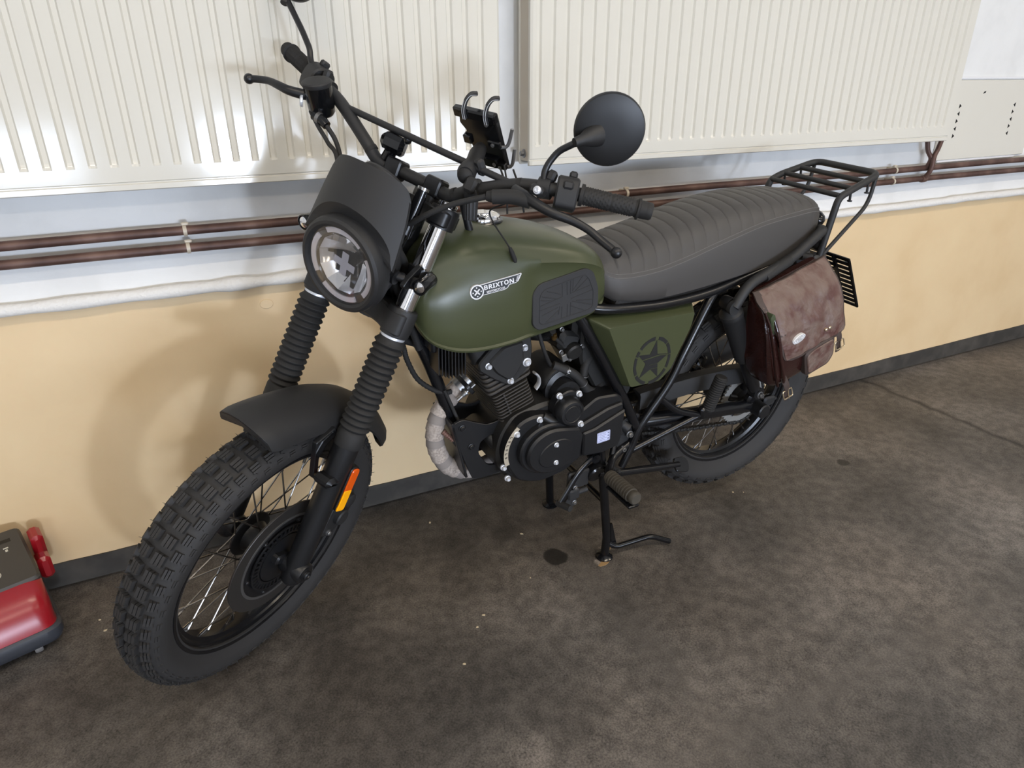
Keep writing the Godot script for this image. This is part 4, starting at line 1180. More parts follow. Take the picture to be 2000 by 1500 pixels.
		for q in ln: b.rod(tr * Vector3(q[0], q[1], 0.0026 * zd), tr * Vector3(q[2], q[3], 0.0026 * zd), 0.0010, 6)
		put("raised_lines", b, M.pad, kp)
	emblem(g)


func emblem(g: Node3D) -> void:
	# badge on the left tank side: ring with a cross, winged name plate
	var e := hold("badge", g, Transform3D(Basis(Vector3.BACK, -0.02) * Basis(Vector3(1, 0, 0), 0.0), Vector3.ZERO))
	var nrm := Vector3(-0.005, 0.085, 1.0).normalized()
	var ux := Vector3(0.994, 0.105, 0.0); ux = (ux - nrm * ux.dot(nrm)).normalized()
	var tr := Transform3D(Basis(ux, nrm.cross(ux).normalized(), nrm), Vector3(-0.8765, 0.8365, 0.1288))
	e.transform = tr
	var id := Transform3D.IDENTITY
	var ink := paint(Color(0.16, 0.175, 0.19), 0.45)
	var r := 0.0147
	var b := MB.new()
	b.prism(disk(Vector2.ZERO, r, r, 40), id, -0.004, 0.0008); put("ring", b, M.white, e)
	b = MB.new(); b.prism(disk(Vector2.ZERO, r - 0.0026, r - 0.0026, 36), id, 0.0, 0.0011); put("disc", b, ink, e)
	b = MB.new()
	for a in [0.72, -0.82]:
		var d := Vector2(cos(a), sin(a)); var w := d.orthogonal()
		b.prism(PackedVector2Array([d * 0.0078 + w * 0.0014, -d * 0.0078 + w * 0.0014, -d * 0.0078 - w * 0.0014, d * 0.0078 - w * 0.0014]), id, 0.0, 0.0015)
	for k in 4:
		var d2 := Vector2(cos(TAU * k / 4.0), sin(TAU * k / 4.0)) * 0.0087
		b.prism(PackedVector2Array([d2 + Vector2(-0.0012, -0.0012), d2 + Vector2(0.0012, -0.0012), d2 + Vector2(0.0012, 0.0012), d2 + Vector2(-0.0012, 0.0012)]), id, 0.0, 0.0015)
	put("cross", b, M.white, e)
	var wing := [0.006, 0.0125, 0.100, 0.0150, 0.0995, 0.0125, 0.092, 0.0015, 0.086, -0.0014, 0.071, -0.0022, 0.067, -0.0068, 0.060, -0.0095, 0.012, -0.0095]
	b = MB.new(); b.prism(outline(wing), id, -0.004, 0.0004); put("plate_edge", b, M.white, e)
	var inner := [0.007, 0.0113, 0.0975, 0.0138, 0.0955, 0.0105, 0.0905, 0.0026, 0.0855, -0.0003, 0.0695, -0.0010, 0.0655, -0.0060, 0.0590, -0.0083, 0.012, -0.0083]
	b = MB.new(); b.prism(outline(inner), id, 0.0, 0.0007); put("plate", b, ink, e)
	b = MB.new()
	for k in 4:
		var y := 0.0025 + 0.0026 * k
		b.prism(outline([0.0855 + k * 0.001, y, 0.0925 + k * 0.0016, y + 0.0004, 0.0925 + k * 0.0016, y + 0.0016, 0.0865 + k * 0.001, y + 0.0012]), id, 0.0, 0.0010)
	put("feathers", b, M.white, e)
	for q in [["BRIXTON", 0.0158, 0.0003, 0.0098, 0.0655], ["MOTORCYCLES", 0.0205, -0.0070, 0.0046, 0.040]]:
		var tm := TextMesh.new(); var f := SystemFont.new(); f.font_names = PackedStringArray(["Droid Sans"]); f.font_weight = 700
		tm.font = f; tm.text = q[0]; tm.font_size = 64; tm.pixel_size = 0.001; tm.depth = 0.02; tm.horizontal_alignment = HORIZONTAL_ALIGNMENT_LEFT; tm.vertical_alignment = VERTICAL_ALIGNMENT_BOTTOM
		var bb := tm.get_aabb()
		var o := putm("lettering", tm, M.white, e)
		var sx: float = q[4] / maxf(bb.size.x, 0.001); var sy: float = (q[3] * 0.93) / maxf(bb.size.y, 0.001)
		o.transform = Transform3D(Basis.from_scale(Vector3(sx, sy, 0.03)), Vector3(q[1] - bb.position.x * sx, q[2] - bb.position.y * sy, 0.0009))

func seat(bike: Node3D) -> void:
	var g := hold("seat", bike)
	# x, bottom, seam height, top, half width
	var S := [[-0.566, 0.790, 0.835, 0.842, 0.070], [-0.556, 0.776, 0.826, 0.850, 0.088], [-0.540, 0.762, 0.817, 0.858, 0.100], [-0.515, 0.749, 0.812, 0.866, 0.108], [-0.46, 0.741, 0.814, 0.879, 0.113], [-0.40, 0.738, 0.821, 0.893, 0.115], [-0.33, 0.742, 0.837, 0.909, 0.116], [-0.26, 0.749, 0.857, 0.925, 0.117], [-0.19, 0.758, 0.876, 0.936, 0.118],
		[-0.12, 0.767, 0.893, 0.943, 0.118], [-0.05, 0.778, 0.903, 0.945, 0.117], [0.01, 0.790, 0.908, 0.943, 0.113], [0.06, 0.796, 0.911, 0.940, 0.109], [0.095, 0.801, 0.907, 0.933, 0.099], [0.118, 0.807, 0.898, 0.921, 0.083], [0.132, 0.815, 0.884, 0.904, 0.058]]
	var xs: Array = []
	var pleats: Array = []
	var x0 := -0.520
	for k in 18: pleats.append(x0 + 0.0343 * k)
	var at := func(x: float) -> Array:
		for i in S.size() - 1:
			if x <= S[i + 1][0]:
				var t: float = (x - S[i][0]) / (S[i + 1][0] - S[i][0])
				var o: Array = []
				for q in 5:
					var a: float = S[maxi(i - 1, 0)][q]; var bq: float = S[i][q]; var cq: float = S[i + 1][q]; var d: float = S[mini(i + 2, S.size() - 1)][q]
					o.append(lerpf(bq, cq, t) if q == 0 else cubic_interpolate(bq, cq, a, d, t))
				return o
		return S[S.size() - 1]
	for s in S: xs.append(s[0])
	for p in pleats: xs.append_array([p - 0.0036, p - 0.0014, p, p + 0.0014, p + 0.0036])
	xs.sort()
	var rings: Array = []
	var seamL: Array = []; var seamR: Array = []; var seamL2: Array = []
	for x in xs:
		var s: Array = at.call(x)
		var yb: float = s[1]; var ys: float = s[2]; var yt: float = s[3]; var w: float = s[4]
		var dip := 0.0
		for p in pleats:
			var d := absf(x - p)
			if d < 0.0037: dip = maxf(dip, 0.0030 * (1.0 - pow(d / 0.0037, 0.8)))
		var half := [Vector2(0, yb), Vector2(w * 0.75, yb), Vector2(w - 0.012, yb + 0.001), Vector2(w - 0.002, yb + 0.010), Vector2(w + 0.002, lerpf(yb, ys, 0.45)), Vector2(w + 0.001, ys - 0.010), Vector2(w - 0.002, ys), Vector2(w - 0.0045, ys + 0.003), Vector2(w * 0.90, lerpf(ys, yt, 0.38) - dip), Vector2(w * 0.76, lerpf(ys, yt, 0.68) - dip), Vector2(w * 0.56, lerpf(ys, yt, 0.87) - dip), Vector2(w * 0.30, lerpf(ys, yt, 0.97) - dip), Vector2(0, yt - dip)]
		var r := PackedVector3Array()
		for p in half: r.append(Vector3(x, p.y, p.x))
		for k in range(half.size() - 2, 0, -1): r.append(Vector3(x, half[k].y, -half[k].x))
		rings.append(r)
		if seamL.is_empty() or x - (seamL[seamL.size() - 1] as Vector3).x > 0.012:
			seamL.append(Vector3(x, ys + 0.0035, w - 0.0040)); seamL2.append(Vector3(x, ys - 0.0045, w - 0.0002)); seamR.append(Vector3(x, ys + 0.0035, -w + 0.0040))
	var b := MB.new(); b.grid(rings, true, false, 40.0); put("cover", b, M.seat, g)
	b = MB.new(); b.prism(outline([-0.52, 0.745, -0.51, 0.730, -0.39, 0.722, -0.25, 0.730, -0.06, 0.772, 0.05, 0.800, 0.05, 0.815, -0.2, 0.772, -0.40, 0.755, -0.51, 0.765], 0.004), Transform3D.IDENTITY, -0.103, 0.103, 0.003); put("seat_pan", b, M.rubber, g)
	b = MB.new()
	for q in [seamL, seamL2, seamR]: b.tube(q, 0.00075, 6)
	put("stitching", b, M.stitch, g)

func side_cover(bike: Node3D) -> void:
	var g := hold("side_cover", bike)
	var face := fillet([Vector2(-0.556, 0.7065), Vector2(-0.306, 0.7065), Vector2(-0.312, 0.668), Vector2(-0.356, 0.566), Vector2(-0.387, 0.539), Vector2(-0.474, 0.540)], 0.008, 4, true)
	var back := fillet([Vector2(-0.588, 0.722), Vector2(-0.282, 0.716), Vector2(-0.290, 0.672), Vector2(-0.336, 0.566), Vector2(-0.372, 0.526), Vector2(-0.480, 0.528)], 0.010, 4, true)
	var rings: Array = []
	for q in [[0.0, 0.075], [0.0, 0.097], [0.06, 0.100], [0.92, 0.1315], [1.0, 0.1345], [1.03, 0.1352]]:
		var r := PackedVector3Array()
		for i in face.size():
			var p: Vector2 = (back[i] as Vector2).lerp(face[i], q[0])
			r.append(Vector3(p.x, p.y, q[1]))
		rings.append(r)
	var b := MB.new(); b.grid(rings, true, false, 32.0); put("panel", b, M.olive, g)
	# star in a broken ring
	var st := hold("star_decal", g, Transform3D(Basis(Vector3.BACK, -0.10), Vector3(-0.4185, 0.5995, 0.1352)))
	var tr := Transform3D.IDENTITY
	b = MB.new()
	var pts: Array = []
	for k in 10:
		var rr := 0.0505 if k % 2 == 0 else 0.0205
		var a := PI / 2 + TAU * k / 10.0 - 0.02
		pts.append(Vector2(cos(a) * rr * 0.94, sin(a) * rr * 1.06))
	# three slivers of the star, parted by scratches
	var star := p2(pts)
	for s in Geometry2D.clip_polygons(star, PackedVector2Array([Vector2(-0.06, -0.004), Vector2(0.022, 0.0125), Vector2(0.06, 0.012), Vector2(0.06, 0.0140), Vector2(0.020, 0.0155), Vector2(-0.06, -0.0015)])):
		for s2 in Geometry2D.clip_polygons(s, PackedVector2Array([Vector2(-0.006, -0.012), Vector2(0.03, -0.0055), Vector2(0.03, -0.0042), Vector2(-0.006, -0.0105)])):
			for s3 in Geometry2D.clip_polygons(s2, PackedVector2Array([Vector2(0.0, -0.022), Vector2(0.04, -0.019), Vector2(0.04, -0.0175), Vector2(0.0, -0.0205)])):
				if s3.size() > 2: b.prism(s3, tr, -0.002, 0.0007)
	put("star", b, M.star, st)
	b = MB.new()
	for seg in [[-1.50, -0.45], [-0.36, 0.22], [0.26, 0.80], [0.86, 1.46], [1.66, 2.55], [2.66, 2.9], [2.95, 3.75], [3.82, 4.55]]:
		var o: Array = []; var inn: Array = []
		for k in 9:
			var a: float = lerpf(seg[0], seg[1], k / 8.0)
			var j := 0.0004 * sin(k * 5.0 + seg[0] * 9.0)
			o.append(Vector2(cos(a) * (0.0545 + j), sin(a) * (0.0625 + j))); inn.append(Vector2(cos(a) * (0.0465 + j), sin(a) * (0.0535 - j)))
		inn.reverse(); o.append_array(inn)
		b.prism(p2(o), tr, -0.002, 0.0007)
	put("ring", b, M.star, st)

func frame(bike: Node3D) -> void:
	var g := hold("frame", bike)
	var tubes := [
		["main_tube", [Vector3(-0.99, 0.80, 0), Vector3(-0.80, 0.79, 0), Vector3(-0.58, 0.745, 0)], 0.022],
		["down_tube", [Vector3(-1.0, 0.765, 0), Vector3(-0.945, 0.675, 0.004), Vector3(-0.888, 0.50, 0.010), Vector3(-0.872, 0.44, 0.012)], 0.0145]]
	for s in [1.0, -1.0]:
		tubes.append(["rear_upright", [Vector3(-0.612, 0.735, 0.088 * s), Vector3(-0.560, 0.650, 0.098 * s), Vector3(-0.47, 0.50, 0.104 * s), Vector3(-0.412, 0.395, 0.107 * s)], 0.0125])
		tubes.append(["side_tube", [Vector3(-0.222, 0.742, 0.108 * s), Vector3(-0.250, 0.705, 0.113 * s), Vector3(-0.306, 0.595, 0.120 * s), Vector3(-0.340, 0.515, 0.120 * s), Vector3(-0.405, 0.410, 0.114 * s), Vector3(-0.428, 0.345, 0.112 * s), Vector3(-0.452, 0.292, 0.112 * s)], 0.0108])
		tubes.append(["seat_rail", [Vector3(-0.60, 0.748, 0.080 * s), Vector3(-0.535, 0.738, 0.104 * s), Vector3(-0.39, 0.729, 0.110 * s), Vector3(-0.25, 0.737, 0.110 * s), Vector3(-0.13, 0.760, 0.106 * s), Vector3(0.06, 0.798, 0.098 * s)], 0.0115])
	for t in tubes:
		var b := MB.new(); b.tube(spline(t[1], 5), t[2], 16); put(t[0], b, M.frame, g)
	var b := MB.new()   # steering head with finned cooler behind it
	b.rod(Vector3(-1.052, 0.772, 0), Vector3(-0.98, 0.93, 0), 0.03, 24); put("steering_head", b, M.frame, g)
	b = MB.new()
	for k in 9: b.box(Vector3(-0.935 + 0.0075 * k, 0.672 - k * 0.002, 0.035), Vector3(0.0022, 0.075 - 0.004 * absf(k - 3), 0.07))
	b.box(Vector3(-0.905, 0.70, 0.03), Vector3(0.08, 0.03, 0.05), 0.004); put("regulator", b, M.black, g)
	# engine plates
	for z in [0.052, -0.052]:
		b = MB.new()
		b.prism(outline([-0.902, 0.492, -0.893, 0.505, -0.872, 0.508, -0.845, 0.494, -0.815, 0.481, -0.795, 0.482, -0.772, 0.489, -0.757, 0.482, -0.758, 0.462, -0.776, 0.450, -0.806, 0.452, -0.832, 0.436, -0.836, 0.408, -0.812, 0.368, -0.790, 0.362, -0.776, 0.384, -0.752, 0.384, -0.744, 0.362, -0.758, 0.338, -0.790, 0.336, -0.822, 0.334, -0.850, 0.338, -0.870, 0.390], 0.007), Transform3D(Basis.IDENTITY, Vector3(0, 0, z)), -0.004, 0.004, 0.001)
		b.box(Vector3(-0.883, 0.425, z * 0.5), Vector3(0.006, 0.16, 0.06), 0.001, Basis(Vector3.BACK, 0.22))
		put("engine_plate", b, M.black, g)
	b = MB.new()
	for p in [[-0.877, 0.488], [-0.855, 0.432], [-0.770, 0.472], [-0.760, 0.360]]: bolt(b, Vector3(p[0], p[1], 0.057), Vector3.BACK, 0.0062, 0.006)
	put("plate_bolts", b, M.black, g)
	# pivot plates near the footrests
	b = MB.new()
	b.prism(outline([-0.452, 0.428, -0.408, 0.436, -0.392, 0.405, -0.410, 0.36, -0.428, 0.32, -0.470, 0.335, -0.478, 0.38], 0.010), Transform3D(Basis.IDENTITY, Vector3(0, 0, 0.098)), -0.004, 0.004, 0.001)
	b.lathe([[0.0, 0.0], [0.023, 0.0], [0.023, 0.018], [0.016, 0.022], [0.0, 0.022]], along(Vector3(-0.462, 0.405, 0.085), Vector3.BACK), 24)
	b.rod(Vector3(-0.47, 0.425, 0.075), Vector3(-0.44, 0.40, 0.108), 0.015, 14)
	put("pivot_plate", b, M.plastic, g)
	b = MB.new(); bolt(b, Vector3(-0.4365, 0.385, 0.110), Vector3.BACK, 0.0072, 0.009); bolt(b, Vector3(-0.452, 0.345, 0.110), Vector3.BACK, 0.0065, 0.009); put("pivot_bolts", b, M.steel, g)

func engine(bike: Node3D) -> void:
	var g := hold("engine", bike)
	var b := MB.new()
	# crankcase
	var cc := outline([-0.800, 0.455, -0.770, 0.505, -0.690, 0.525, -0.600, 0.520, -0.500, 0.500, -0.452, 0.455, -0.455, 0.395, -0.500, 0.355, -0.600, 0.335, -0.720, 0.318, -0.785, 0.345, -0.808, 0.40], 0.022)
	b.prism(cc, Transform3D.IDENTITY, -0.11, 0.092, 0.008); put("crankcase", b, M.engine, g)
	# cylinder leaning forwards: u along the bore
	var u := Vector3(-0.335, 0.942, 0).normalized(); var v := Vector3(0.942, 0.335, 0)
	var cb := Basis(v, Vector3.BACK, v.cross(Vector3.BACK))   # prism sweeps along v x z
	var o := Vector3(-0.738, 0.497, 0)
	var sgn := 1.0 if cb.z.dot(u) > 0 else -1.0
	if sgn < 0: cb = Basis(-v, Vector3.BACK, (-v).cross(Vector3.BACK))
	b = MB.new()
	b.prism(outline([-0.044, -0.056, 0.044, -0.056, 0.044, 0.056, -0.044, 0.056], 0.02), Transform3D(cb, o), -0.02, 0.135, 0.0); put("barrel", b, M.engine, g)
	var fin := outline([-0.048, -0.072, 0.048, -0.072, 0.048, 0.072, -0.048, 0.072], 0.012)
	b = MB.new()
	for k in 9: b.prism(fin, Transform3D(cb, o + u * (0.006 + 0.0088 * k)), -0.0016, 0.0016, 0.0006)
	for k in 9:
		for q in 5:
			var zz := -0.05 + 0.025 * q
			if k < 8: b.box(o + u * (0.0104 + 0.0088 * k) + v * 0.0 + Vector3(0, 0, 0.0725 if q == 2 else 0.0) * 0.97 + v * ((-0.02 if k % 2 == 0 else -0.02) if q == 2 else 0.0), Vector3(0.004, 0.0075, 0.004) if q == 2 else Vector3.ONE * 0.0005, 0.0, cb)
	put("cooling_fins", b, M.fins, g)
	# head: thicker soft fins, then smooth cover
	b = MB.new()
	b.prism(outline([-0.058, -0.060, 0.052, -0.060, 0.052, 0.066, -0.058, 0.066], 0.016), Transform3D(cb, o), 0.085, 0.175, 0.004)
	for k in 6:
		var ww := 0.061 + 0.0025 * k
		b.prism(outline([-ww, -0.066, 0.055, -0.066, 0.055, 0.074, -ww, 0.074], 0.016), Transform3D(cb, o + u * (0.090 + 0.0128 * k)), -0.0034, 0.0034, 0.0020)
	put("cylinder_head", b, M.fins, g)
	b = MB.new()
	b.prism(outline([-0.085, -0.055, 0.060, -0.055, 0.060, 0.066, -0.085, 0.066], 0.02), Transform3D(cb, o), 0.163, 0.232, 0.012)
	put("head_cover", b, M.engine, g)
	# triangular side cover of the cam chain
	b = MB.new()
	var tri_ := outline([-0.848, 0.652, -0.800, 0.700, -0.722, 0.702, -0.716, 0.664, -0.717, 0.628, -0.752, 0.592, -0.776, 0.585, -0.812, 0.608, -0.846, 0.634], 0.010)
	b.prism(tri_, Transform3D.IDENTITY, 0.060, 0.0785, 0.003)
	b.prism(outline([-0.826, 0.652, -0.790, 0.684, -0.742, 0.690, -0.738, 0.640, -0.758, 0.606, -0.775, 0.598, -0.806, 0.622], 0.008), Transform3D.IDENTITY, 0.075, 0.0835, 0.004)
	put("cam_cover", b, M.engine, g)
	for p in [[-0.824, 0.643, 0.0785, 0.006], [-0.737, 0.671, 0.0785, 0.006], [-0.729, 0.634, 0.0785, 0.0078], [-0.769, 0.596, 0.0785, 0.0058]]:
		b = MB.new(); bolt(b, Vector3(p[0], p[1], p[2]), Vector3.BACK, p[3], 0.008); put("bolt", b, M.zinc, g)
	b = MB.new(); b.tube(spline([Vector3(-0.697, 0.592, 0.058), Vector3(-0.686, 0.580, 0.060), Vector3(-0.684, 0.563, 0.060), Vector3(-0.691, 0.549, 0.058)], 5), 0.0085, 12, 0.35, Vector3(0, 0, 1)); put("chain_tensioner", b, M.zinc, g)
	# left crankcase covers
	b = MB.new()
	b.prism(outline([-0.802, 0.415, -0.792, 0.462, -0.762, 0.505, -0.720, 0.515, -0.655, 0.500, -0.600, 0.455, -0.560, 0.40, -0.620, 0.335, -0.700, 0.322, -0.765, 0.345], 0.024), Transform3D.IDENTITY, 0.07, 0.118, 0.005)
	put("case_half", b, M.black, g)
	b = MB.new()
	var so: Array = []
	for k in 20:
		var a := 1.25 + (TAU * 0.62) * k / 19.0
		so.append(Vector2(-0.693 + 0.0765 * cos(a), 0.4285 + 0.0665 * sin(a)))
	so.append_array([Vector2(-0.612, 0.371), Vector2(-0.606, 0.378), Vector2(-0.603, 0.462), Vector2(-0.608, 0.474), Vector2(-0.632, 0.490)])
	b.prism(p2(so), Transform3D.IDENTITY, 0.09, 0.138, 0.004)
	put("stator_cover", b, M.black, g)
	b = MB.new()
	so = []
	for k in 24:
		var a := 1.35 + (TAU * 0.60) * k / 23.0
		so.append(Vector2(-0.690 + 0.067 * cos(a), 0.4275 + 0.059 * sin(a)))
	so.append_array([Vector2(-0.622, 0.382), Vector2(-0.612, 0.390), Vector2(-0.608, 0.450), Vector2(-0.622, 0.474)])
	b.prism(p2(so), Transform3D.IDENTITY, 0.13, 0.152, 0.005)
	put("stator_face", b, M.black, g)
	b = MB.new(); b.prism(disk(Vector2.ZERO, 0.0465, 0.0345, 48), Transform3D(Basis(Vector3.BACK, 0.30), Vector3(-0.683, 0.423, 0)), 0.14, 0.1545, 0.002)
	put("inspection_cover", b, M.black, g)
	for p in [[-0.685, 0.4475, 0.154], [-0.683, 0.3985, 0.154]]:
		b = MB.new(); bolt(b, Vector3(p[0], p[1], p[2]), Vector3.BACK, 0.0046, 0.006); put("bolt", b, M.zinc, g)
	# front sprocket cover with its stepped ridges
	b = MB.new()
	b.prism(outline([-0.618, 0.492, -0.560, 0.528, -0.500, 0.523, -0.482, 0.508, -0.474, 0.44, -0.486, 0.372, -0.54, 0.362, -0.612, 0.374], 0.012), Transform3D.IDENTITY, 0.07, 0.126, 0.004)
	b.prism(outline([-0.612, 0.470, -0.535, 0.498, -0.490, 0.505, -0.484, 0.43, -0.494, 0.382, -0.545, 0.374, -0.606, 0.380], 0.008), Transform3D.IDENTITY, 0.12, 0.138, 0.004)
	b.prism(outline([-0.606, 0.452, -0.575, 0.456, -0.488, 0.490, -0.492, 0.405, -0.50, 0.388, -0.545, 0.380, -0.602, 0.386], 0.006), Transform3D.IDENTITY, 0.13, 0.147, 0.004)
	put("sprocket_cover", b, M.black, g)
	# white label with its faint print
	var lb := hold("label", g, Transform3D(Basis(Vector3.BACK, 0.06), Vector3(-0.547, 0.4285, 0.1472)))
	b = MB.new(); b.prism(outline([-0.0185, -0.0145, 0.0185, -0.0145, 0.0185, 0.0145, -0.0185, 0.0145], 0.002), Transform3D.IDENTITY, -0.001, 0.0005); put("paper", b, paint(Color(0.78, 0.80, 0.92), 0.4), lb)
	b = MB.new()
	for k in 5:
		var yy := 0.0095 - 0.0045 * k
		b.box(Vector3(-0.003 - (0.002 if k % 2 == 0 else -0.001), yy, 0.0006), Vector3(0.022 - 0.003 * (k % 3), 0.0008, 0.0004))
	for k in 3: b.box(Vector3(0.0135, 0.008 - 0.008 * k, 0.0006), Vector3(0.004, 0.0035, 0.0004))
	for q in [[0, 0.0128, 0.034, 0.0006], [0, -0.0128, 0.034, 0.0006], [0.0168, 0, 0.0006, 0.026], [-0.0168, 0, 0.0006, 0.026]]: b.box(Vector3(q[0], q[1], 0.0006), Vector3(q[2], q[3], 0.0004))
	put("print", b, paint(Color(0.42, 0.45, 0.58), 0.5), lb)
	# starter motor and its round cap
	b = MB.new(); b.lathe([[0.0, -0.04], [0.042, -0.04], [0.044, -0.03], [0.044, 0.062], [0.040, 0.068], [0.0, 0.068]], along(Vector3(-0.628, 0.553, 0), Vector3.BACK), 36); put("starter_motor", b, M.engine, g)
	b = MB.new(); b.lathe([[0.036, 0.058], [0.0475, 0.058], [0.0475, 0.070], [0.036, 0.074]], along(Vector3(-0.624, 0.540, 0), Vector3.BACK), 36, true); b.lathe([[0.0, 0.06], [0.036, 0.06], [0.036, 0.098], [0.0, 0.098]], along(Vector3(-0.628, 0.535, 0), Vector3.BACK), 32); put("starter_flange", b, M.black, g)
	b = MB.new()
	b.prism(outline([-0.668, 0.538, -0.652, 0.556, -0.630, 0.560, -0.612, 0.550, -0.600, 0.520, -0.606, 0.488, -0.632, 0.474, -0.662, 0.482, -0.678, 0.508], 0.014), Transform3D.IDENTITY, 0.09, 0.118, 0.003)
	b.lathe([[0.0, 0.10], [0.033, 0.10], [0.0355, 0.125], [0.0335, 0.139], [0.0285, 0.1445], [0.0235, 0.1450], [0.0225, 0.1438], [0.0195, 0.1438], [0.0185, 0.145], [0.0, 0.145]], along(Vector3(-0.640, 0.513, 0), Vector3.BACK), 40)
	put("starter_cover", b, M.black, g)
	for p in [[-0.6625, 0.552, 0.118], [-0.609, 0.546, 0.118], [-0.613, 0.478, 0.140], [-0.712, 0.502, 0.118], [-0.770, 0.478, 0.118], [-0.7985, 0.392, 0.112], [-0.783, 0.352, 0.105], [-0.614, 0.585, 0.072]]:
		b = MB.new(); bolt(b, Vector3(p[0], p[1], p[2]), Vector3.BACK, 0.0056, 0.008); put("bolt", b, M.zinc, g)
	# curved label strip at the front of the case
	b = MB.new()
	var rings: Array = []
	for k in 13:
		var a := lerpf(2.35, 3.45, k / 12.0)
		var r := PackedVector3Array()
		for q in [[0.0955, 0.1185], [0.0955, 0.1192], [0.1065, 0.1192], [0.1065, 0.1185]]: r.append(Vector3(-0.6955 + q[0] * cos(a), 0.4275 + q[0] * sin(a) * 0.92, q[1]))
		rings.append(r)
	b.grid(rings); put("case_strip", b, paint(Color(0.66, 0.62, 0.55), 0.6), g)
	b = MB.new()
	for k in 6:
		var a := 2.62 + 0.115 * k
		var c0 := Vector3(-0.6955 + 0.101 * cos(a), 0.4275 + 0.101 * sin(a) * 0.92, 0.1194)
		var bs := Basis(Vector3.BACK, a)
		b.box(c0, Vector3(0.0065, 0.0012, 0.0005), 0.0, bs)
		if k % 2 == 0: b.box(c0 + bs * Vector3(0.0026, 0.0022, 0), Vector3(0.0012, 0.004, 0.0005), 0.0, bs)
		else: b.box(c0 + bs * Vector3(0, 0.0024, 0), Vector3(0.0055, 0.0012, 0.0005), 0.0, bs)
	put("strip_print", b, M.hole, g)
	# oil pipe boss and drain lug at the front
	b = MB.new()
	b.rod(Vector3(-0.80, 0.44, 0.03), Vector3(-0.775, 0.40, 0.09), 0.018, 16)
	b.rod(Vector3(-0.775, 0.365, 0.02), Vector3(-0.757, 0.358, 0.085), 0.017, 16)
	b.rod(Vector3(-0.722, 0.492, 0.05), Vector3(-0.715, 0.488, 0.112), 0.014, 14)
	b.tube(spline([Vector3(-0.700, 0.505, 0.112), Vector3(-0.675, 0.488, 0.122), Vector3(-0.648, 0.478, 0.116)], 4), 0.011, 12)
	put("case_boss", b, M.engine, g)
	b = MB.new(); bolt(b, Vector3(-0.793, 0.392, 0.075), Vector3(-0.3, -0.2, 1), 0.006, 0.010); put("bolt", b, M.zinc, g)
	# exhaust
	var ex := hold("exhaust", bike)
	b = MB.new()
	var fd := Vector3(-0.80, -0.60, 0.0).normalized()
	var ft := along(Vector3(-0.846, 0.572, 0.0), fd, Vector3.BACK)
	b.prism(outline([-0.040, -0.012, -0.02, -0.024, 0.02, -0.024, 0.040, -0.012, 0.040, 0.012, 0.02, 0.024, -0.02, 0.024, -0.040, 0.012], 0.006), Transform3D(Basis(Vector3.BACK, fd.cross(Vector3.BACK), fd), Vector3(-0.848, 0.570, 0.0)), -0.005, 0.005, 0.001)
	put("flange", b, M.black, ex)
	b = MB.new()
	for s in [1.0, -1.0]:
		b.rod(Vector3(-0.835, 0.58, 0.033 * s), Vector3(-0.878, 0.548, 0.033 * s), 0.0035, 10)
		bolt(b, Vector3(-0.858, 0.563, 0.033 * s), fd, 0.0058, 0.010)
	b.lathe([[0.0, -0.012], [0.023, -0.012], [0.023, 0.020], [0.0, 0.020]], ft, 24)
	put("flange_studs", b, M.steel, ex)
	var pp := spline([Vector3(-0.850, 0.567, 0.0), Vector3(-0.876, 0.545, -0.001), Vector3(-0.905, 0.512, -0.001), Vector3(-0.920, 0.470, 0.0), Vector3(-0.921, 0.425, 0.0), Vector3(-0.907, 0.380, 0.0), Vector3(-0.878, 0.342, -0.004), Vector3(-0.835, 0.320, -0.010), Vector3(-0.76, 0.308, -0.03), Vector3(-0.60, 0.30, -0.08), Vector3(-0.40, 0.305, -0.13), Vector3(-0.30, 0.315, -0.15)], 9)
	b = MB.new(); b.tube(pp, 0.0185, 20); put("pipe", b, M.wrap_dark, ex)
	# turns of heat wrap, each overlapping the one before
	var k0 := 3
	while k0 + 5 < pp.size() and k0 < 84:
		var seg: Array = []; var rad: Array = []
		for q in 6:
			seg.append(pp[k0 + q]); rad.append(0.0194 + 0.0030 * q / 5.0)
		b = MB.new(); b.tube(seg, rad, 24)
		put("wrap_turn", b, M.wrap if (k0 / 4) % 3 != 1 else M.wrap_dark, ex)
		k0 += 4
	b = MB.new()
	b.tube([Vector3(-0.30, 0.315, -0.15), Vector3(-0.27, 0.318, -0.155), Vector3(-0.25, 0.32, -0.158), Vector3(0.15, 0.40, -0.17), Vector3(0.17, 0.405, -0.17)], [0.022, 0.036, 0.042, 0.045, 0.03], 24); put("silencer", b, M.black, ex)
	b = MB.new()
	var prr: Array = []
	for k in 24: prr.append([0.0062 + (0.0018 if k % 4 < 2 else 0.0) - 0.00012 * k, 0.0014 * k])
	prr.push_front([0.0, 0.0]); prr.append([0.0, 0.034])
	b.lathe(prr, along(Vector3(-0.908, 0.465, 0.018), Vector3(0.55, -0.62, 0.56)), 16); put("sensor", b, paint(Color(0.52, 0.40, 0.36), 0.5, 0.4), ex)
	b = MB.new(); b.tube(spline([Vector3(-0.890, 0.444, 0.037), Vector3(-0.884, 0.436, 0.044), Vector3(-0.876, 0.445, 0.042), Vector3(-0.873, 0.48, 0.034), Vector3(-0.885, 0.52, 0.028), Vector3(-0.905, 0.575, 0.022)], 5), 0.0042, 10); put("sensor_lead", b, M.rubber, ex)
	# carburettor and hoses
	var ca := hold("carburettor", bike)
	b = MB.new()
	b.box(Vector3(-0.605, 0.652, 0.02), Vector3(0.058, 0.050, 0.085), 0.010, Basis(Vector3.BACK, -0.25))
